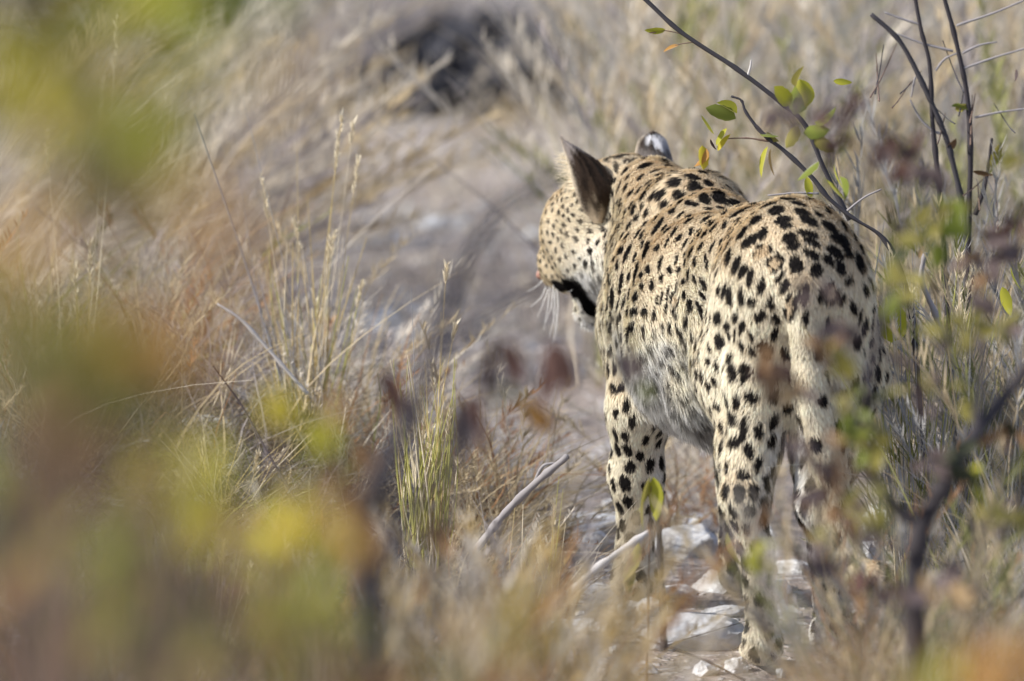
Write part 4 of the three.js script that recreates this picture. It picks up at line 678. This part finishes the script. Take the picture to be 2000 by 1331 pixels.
// the dark forked shrub in front at right
{
  const o = shrub('dark_shrub', 'dark forked shrub out of focus in front at right', 'shrub', 1795, 2.3);
  const b = branch(o, [[1792, 1300, 2.3], [1785, 1150, 2.3], [1800, 1020, 2.3]], 0.014, 0.0115, 'dark', 8, true);
  branch(o, [[1800, 1030, 2.3], [1850, 940, 2.3], [1905, 850, 2.25], [1960, 780, 2.2], [2030, 690, 2.2]], 0.011, 0.007, 'dark');
  branch(o, [[1800, 1030, 2.3], [1745, 985, 2.3], [1700, 900, 2.35], [1690, 790, 2.4], [1720, 640, 2.4], [1760, 470, 2.4], [1770, 330, 2.4]], 0.008, 0.0025, 'dark');
  branch(o, [[1905, 850, 2.25], [1920, 700, 2.2], [1900, 560, 2.2], [1930, 480, 2.2]], 0.005, 0.002, 'dark'); branch(o, [[1690, 790, 2.4], [1620, 700, 2.6], [1540, 690, 2.7]], 0.003, 0.0012, 'dark');
  branch(o, [[1760, 470, 2.4], [1700, 330, 2.6], [1630, 240, 2.7], [1530, 225, 2.8]], 0.0025, 0.001, 'brown');
  const rnd = rngOf(60);
  for (const [px, py, n, s, t, z] of [[1530, 225, 5, 28, 'purple', 2.7], [1600, 215, 2, 20, 'maroon/purple', 2.7], [1645, 205, 3, 18, 'maroon', 2.7], [1740, 285, 6, 30, 'purple/maroon', 2.5], [1790, 320, 6, 34, 'purple/maroon', 2.4], [1640, 285, 2, 18, 'maroon', 2.6], [1815, 460, 6, 38, 'green/olive', 2.4], [1760, 490, 3, 30, 'green/dark', 2.4], [1910, 520, 5, 40, 'purple/brown', 2.2], [1960, 480, 6, 40, 'purple', 2.2], [1990, 440, 3, 30, 'purple/maroon', 2.2], [1700, 850, 7, 34, 'green/dark/olive', 2.4], [1690, 790, 4, 30, 'green/dark', 2.4], [1880, 900, 4, 28, 'green/dark', 2.3], [1905, 930, 2, 16, 'bright', 2.3], [1520, 710, 6, 22, 'maroon/brown', 2.7], [1500, 735, 4, 18, 'brown', 2.7], [1600, 680, 3, 20, 'brown/maroon', 2.7], [1640, 700, 4, 24, 'olive', 2.6], [1640, 620, 3, 26, 'purple', 2.6], [1590, 560, 3, 22, 'purple', 2.6], [1650, 760, 4, 30, 'purple/olive', 2.5], [1570, 760, 3, 24, 'purple/tan', 2.6], [1470, 1075, 4, 14, 'bright/olive', 2.4], [1700, 1140, 3, 34, 'maroon/brown', 2.4], [1600, 960, 4, 40, 'purple/brown', 2.4], [1660, 990, 4, 40, 'brown/olive', 2.4], [1970, 830, 3, 30, 'dark/brown', 2.2], [1810, 900, 3, 24, 'purple', 2.3], [1860, 400, 3, 24, 'olive/green', 2.4], [1890, 760, 4, 34, 'olive/dark', 2.2], [1640, 900, 6, 45, 'purple/brown', 3.2], [1700, 1000, 6, 45, 'purple/olive', 3.2], [1600, 1090, 5, 40, 'olive/purple', 3.3], [1750, 1150, 6, 45, 'brown/purple', 3.2], [1850, 1130, 6, 50, 'purple/tan', 3], [1950, 1000, 6, 50, 'purple/olive', 2.8], [1570, 880, 4, 36, 'purple', 3.3], [1760, 560, 5, 40, 'olive/green', 2.6], [1850, 640, 5, 44, 'olive/purple', 2.6], [1950, 620, 5, 44, 'purple/olive', 2.4], [1800, 760, 5, 44, 'purple/olive', 2.6], [1980, 320, 3, 34, 'olive', 2.4]]) {
    const tints = t.split('/');
    for (let i = 0; i < Math.round(n * 1.7); i++) { const g = () => (rnd() + rnd() - 1) * s, p = at(px + g(), py + g(), z + (rnd() - 0.5) * 0.2); leaf(b, o.position, p, V(rnd() - 0.5, rnd() - 0.7, rnd() - 0.5), 0.026 + 0.016 * rnd(), tints[Math.floor(rnd() * tints.length)]); }
  }
}
// the twig with yellowing leaves over the rump, nearly in focus
{
  const o = shrub('leafy_twig_shrub', 'thin shrub reaching over the rump with sharp yellow green leaves', 'shrub', 1830, -0.25), z = -0.3;
  const b = branch(o, [[1800, 800, z], [1770, 560, z], [1725, 465, z], [1665, 425, z], [1620, 388, z], [1585, 345, z], [1530, 293, z], [1502, 272, z]], 0.005, 0.0026, 'slate', 7, true);
  branch(o, [[1502, 272, z], [1478, 248, z], [1455, 215, z], [1448, 196, z], [1428, 188, z]], 0.003, 0.0014, 'slate'); branch(o, [[1502, 276, z], [1460, 270, z], [1420, 271, z]], 0.0016, 0.0008, 'brown', 5);
  branch(o, [[1660, 430, -0.42], [1610, 330, -0.42], [1570, 240, -0.42], [1520, 196, -0.42], [1440, 135, -0.42], [1330, 62, -0.42], [1262, 0, -0.42], [1200, -60, -0.42]], 0.0036, 0.003, 'slate');
  branch(o, [[1600, 378, z], [1560, 377, z], [1500, 382, z]], 0.0018, 0.0012, 'grey', 5); branch(o, [[1655, 412, z], [1690, 385, z], [1722, 370, z]], 0.0018, 0.0012, 'grey', 5); branch(o, [[1460, 150, -0.42], [1466, 130, -0.42], [1467, 118, -0.42]], 0.002, 0.001, 'pale', 5);
  branch(o, [[1330, 66, -0.42], [1300, 60, -0.42], [1280, 62, -0.42]], 0.0008, 0.0005, 'brown', 4); branch(o, [[1360, 82, -0.42], [1330, 86, -0.42], [1312, 92, -0.42]], 0.0008, 0.0005, 'brown', 4);
  for (const [px, py, dx, dy, s, t, k, zz] of [[1438, 232, -1, 0.25, 0.046, 'green', 1, z], [1440, 222, -0.9, 0.6, 0.034, 'bright', 3, z], [1395, 262, -0.4, 1, 0.034, 'bright', 1, z], [1402, 295, 0.45, 0.9, 0.030, 'yellow', 0, z], [1372, 284, -0.1, -1, 0.036, 'yellow', 1, z], [1380, 290, -0.5, -0.9, 0.032, 'orange', 3, z], [1388, 272, 0.3, -0.9, 0.018, 'maroon', 0, z], [1500, 286, -0.45, -1, 0.045, 'bright', 0, z], [1506, 290, -0.1, -1, 0.04, 'tan', 0, z], [1484, 262, 0.9, 0.1, 0.028, 'green', 1, z], [1498, 258, 0.6, -0.5, 0.022, 'olive', 3, z],
    [1552, 225, 0.3, 1, 0.05, 'green', 1, -0.05], [1575, 210, -0.2, 1, 0.045, 'bright', 3, -0.05], [1570, 260, 1, 0.2, 0.036, 'green', 1, 0.1], [1545, 205, -0.6, 0.6, 0.04, 'bright', 1, -0.05], [1590, 240, 0.8, 0.5, 0.04, 'green', 3, 0.1], [1560, 245, -0.5, -0.7, 0.036, 'olive', 1, 0.1], [1612, 350, 0.5, -0.8, 0.04, 'bright', 1, 0.1], [1640, 345, 0.3, -0.9, 0.034, 'green', 3, 0.1], [1420, 250, -0.3, -0.8, 0.03, 'bright', 1, -0.3], [1555, 170, 0.2, 0.8, 0.034, 'olive', 3, 0.0], [1590, 270, 0.7, -0.5, 0.034, 'olive', 1, 0.1], [1630, 320, 0.15, -1, 0.042, 'bright', 0, 0.0], [1600, 315, -0.7, -0.4, 0.04, 'green', 1, 0.1], [1576, 345, 0.2, -1, 0.034, 'bright', 0, z], [1300, 58, -1, -0.12, 0.030, 'bright', 0, -0.42], [1284, 62, -1, 0.0, 0.012, 'maroon', 0, -0.42], [1326, 88, -1, -0.2, 0.024, 'orange', 0, -0.42], [1628, 158, 1, -0.1, 0.027, 'bright', 0, -0.42], [1640, 660, 0, 1, 0.001, 'bright', 0, -0.3],
    [1722, 660, 0.3, 1, 0.06, 'bright', 1, -0.35], [1742, 670, 0.05, 1, 0.066, 'bright', 1, -0.35], [1958, 560, 0.3, -1, 0.045, 'bright', 0, -0.3], [1975, 520, 0.2, -1, 0.04, 'bright', 0, -0.3]]) if (s > 0.005) leaf(b, o.position, at(px, py, zz), V(dx, dy, 0.2), s * 0.98, t, k);
}
// the bare shrub at the upper right
{
  const o = shrub('bare_shrub', 'bare grey shrub with straight forking stems at the upper right', 'shrub', 1880, -0.75), z = -0.75;
  const b = branch(o, [[1895, 800, z], [1892, 560, z], [1892, 430, z], [1896, 320, z], [1890, 190, z], [1875, 112, z], [1860, 50, z], [1840, -20, z]], 0.005, 0.003, 'dark', 8, true);
  branch(o, [[1900, 560, z], [1880, 400, z], [1862, 320, z], [1850, 275, z], [1826, 215, z], [1800, 158, z], [1756, 78, z], [1702, 28, z]], 0.0044, 0.0032, 'slate', 8);
  branch(o, [[1850, 600, z], [1838, 400, z], [1830, 320, z], [1822, 240, z], [1815, 118, z], [1800, 60, z], [1785, -20, z]], 0.004, 0.0028, 'dark', 7, true);
  for (const l of [[[1868, 50], [1940, 26], [2020, -8]], [[1882, 134], [1945, 112], [2020, 90]], [[1800, 48], [1765, 38], [1728, 24]], [[1862, 100], [1800, 84], [1752, 66]], [[1880, 104], [1915, 88], [1948, 82]], [[1828, 138], [1845, 116], [1872, 103]], [[1904, 230], [1950, 220], [2010, 212]], [[1800, 165], [1790, 150], [1780, 190]], [[1822, 256], [1800, 235], [1778, 195]], [[1838, 262], [1826, 258], [1818, 262]]]) branch(o, l.map((p) => [...p, z]), 0.002, 0.0012, 'grey', 5);
  const tr = rngOf(19); for (let i = 0; i < 16; i++) { const x = 1700 + 300 * tr(), y = 60 + 420 * tr(), d = (tr() - 0.5) * 120, e = 40 + 70 * tr(); branch(o, [[x, y, z + 0.3 * tr()], [x + d * 0.5, y - e * 0.45, z], [x + d, y - e, z]], 0.0013, 0.0006, tr() < 0.5 ? 'brown' : 'slate', 4); }
  branch(o, [[1905, 420, z], [1925, 360, z], [1938, 270, z]], 0.004, 0.002, 'dark', 6);
  for (const [px, py, dx, dy, s, t] of [[1858, 208, 1, -0.1, 0.026, 'green'], [1866, 214, 1, 0.4, 0.02, 'olive'], [1938, 330, 0.15, 1, 0.046, 'olive'], [1932, 340, 0.3, 1, 0.036, 'green'], [1900, 335, 0.8, 0.1, 0.032, 'brown'], [1985, 135, 0.1, -1, 0.018, 'purple'], [1795, 505, 0.3, 1, 0.02, 'tan'], [1850, 290, 0.5, 0.5, 0.02, 'brown']]) leaf(b, o.position, at(px, py, z), V(dx, dy, 0.15), s, t);
}
// bushes added far behind in place of a shadow band, shade in leaf colour
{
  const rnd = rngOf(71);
  for (const [px, py, w, h, label] of [[1000, 200, 0.62, 0.17, 'added round bush standing in for shade at top centre, far out of focus'], [780, 210, 0.42, 0.14, 'small added bush standing in for shade left of the round one at top centre'], [400, 230, 0.13, 0.3, 'narrow added bush standing in for shade at the top left behind the plumed grass'], [200, 200, 0.36, 0.3, 'low added bush with shade in its leaf colour behind the blurred leaves at upper left']]) {
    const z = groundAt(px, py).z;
    const o = shrub('added_shade_bush', label, 'bush', px, z), gs = [];
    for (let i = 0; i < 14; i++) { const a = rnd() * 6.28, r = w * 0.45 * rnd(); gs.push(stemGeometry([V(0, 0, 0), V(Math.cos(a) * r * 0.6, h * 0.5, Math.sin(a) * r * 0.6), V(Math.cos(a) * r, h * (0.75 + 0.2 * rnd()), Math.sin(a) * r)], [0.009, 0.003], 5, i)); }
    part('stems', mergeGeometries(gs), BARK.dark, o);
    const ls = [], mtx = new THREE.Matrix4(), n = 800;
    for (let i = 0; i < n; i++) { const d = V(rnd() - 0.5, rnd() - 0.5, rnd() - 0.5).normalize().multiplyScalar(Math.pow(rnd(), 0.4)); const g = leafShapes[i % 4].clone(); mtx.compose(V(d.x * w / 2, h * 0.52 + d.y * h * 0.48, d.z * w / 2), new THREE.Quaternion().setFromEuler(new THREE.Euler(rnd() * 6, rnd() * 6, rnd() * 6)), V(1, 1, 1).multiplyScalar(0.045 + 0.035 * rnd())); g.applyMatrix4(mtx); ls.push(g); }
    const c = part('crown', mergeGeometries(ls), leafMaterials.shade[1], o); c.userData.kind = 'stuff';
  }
}
// dead sticks
{
  function stick(name, label, pts, r0, r1, bark, twigs = []) {
    const base = at(...pts[0]), o = thing(name, label, 'stick', base);
    part('shaft', stemGeometry(pts.map((p) => at(...p).sub(base)), [r0, (r0 + r1) / 2, r1], 8, ++stemSeed, 0.2), BARK[bark], o);
    for (const t of twigs) part('side_twig', stemGeometry(t.map((p) => at(...p).sub(base)), [r1 * 0.6, r1 * 0.35], 5, ++stemSeed), BARK[bark], o);
  }
  stick('dead_stick', 'broken grey stick slanting out of the grass left of the front leg', [[930, 1075, -0.2], [985, 1005, -0.18], [1045, 945, -0.15], [1108, 892, -0.12]], 0.0052, 0.0045, 'grey', [[[1045, 940, -0.15], [1062, 910, -0.14], [1085, 905, -0.14]]]);
  stick('dead_stick', 'pale stick crossing in front of the front paw', [[1040, 1210, 0.25], [1110, 1158, 0.22], [1180, 1100, 0.2], [1272, 1038, 0.15]], 0.0045, 0.0048, 'pale');
  stick('dead_stick', 'thin upright dark stem right of the front paw', [[1297, 1270, 0.3], [1294, 1160, 0.3], [1288, 1030, 0.3], [1296, 960, 0.3]], 0.005, 0.003, 'dark');
  stick('dead_stick', 'thin dark twig lying over the broad rough rock', [[1205, 1232, 0.1], [1300, 1262, 0.12], [1380, 1292, 0.15], [1455, 1330, 0.18]], 0.002, 0.0017, 'dark', [[[1300, 1262, 0.12], [1370, 1240, 0.1], [1470, 1210, 0.08]]]);
  stick('dead_stick', 'straight pale twig leaning at left of the gold tussock', [[600, 770, -0.75], [530, 690, -0.75], [470, 625, -0.75], [424, 594, -0.75]], 0.0028, 0.0018, 'pale');
  stick('dead_stick', 'slim grey twig below the gold tussock', [[590, 1000, -0.4], [520, 880, -0.55], [470, 790, -0.6], [415, 715, -0.6]], 0.0018, 0.001, 'dark');
  stick('dead_stick', 'dark pale tipped stick right of the rump', [[1870, 720, -0.1], [1830, 620, -0.1], [1800, 540, -0.1], [1808, 494, -0.1]], 0.0042, 0.003, 'grey');
  // the small leaved sprout in front of the front leg
  const o = shrub('leafy_sprout', 'small sprout with long olive leaves in front of the front leg', 'sprout', 1262, 0.3), b = branch(o, [[1268, 1100, 0.3], [1270, 1000, 0.3], [1272, 950, 0.3]], 0.002, 0.0008, 'brown', 5, true);
  for (const [px, py, dx, dy, s, t, k] of [[1272, 930, -0.4, -1, 0.075, 'olive', 0], [1276, 932, 0.15, -1, 0.06, 'bright', 0], [1268, 935, -0.1, -1, 0.05, 'bright', 0], [1285, 990, 0.05, -1, 0.03, 'tan', 0], [1247, 1060, -0.2, -1, 0.06, 'olive', 0], [1232, 1090, -0.1, -1, 0.05, 'olive', 0], [1420, 1040, 0.2, -1, 0.05, 'olive', 0]]) leaf(b, o.position, at(px, py, 0.3), V(dx, dy, 0.12), s, t, k);
}
renderer.render(scene, camera);
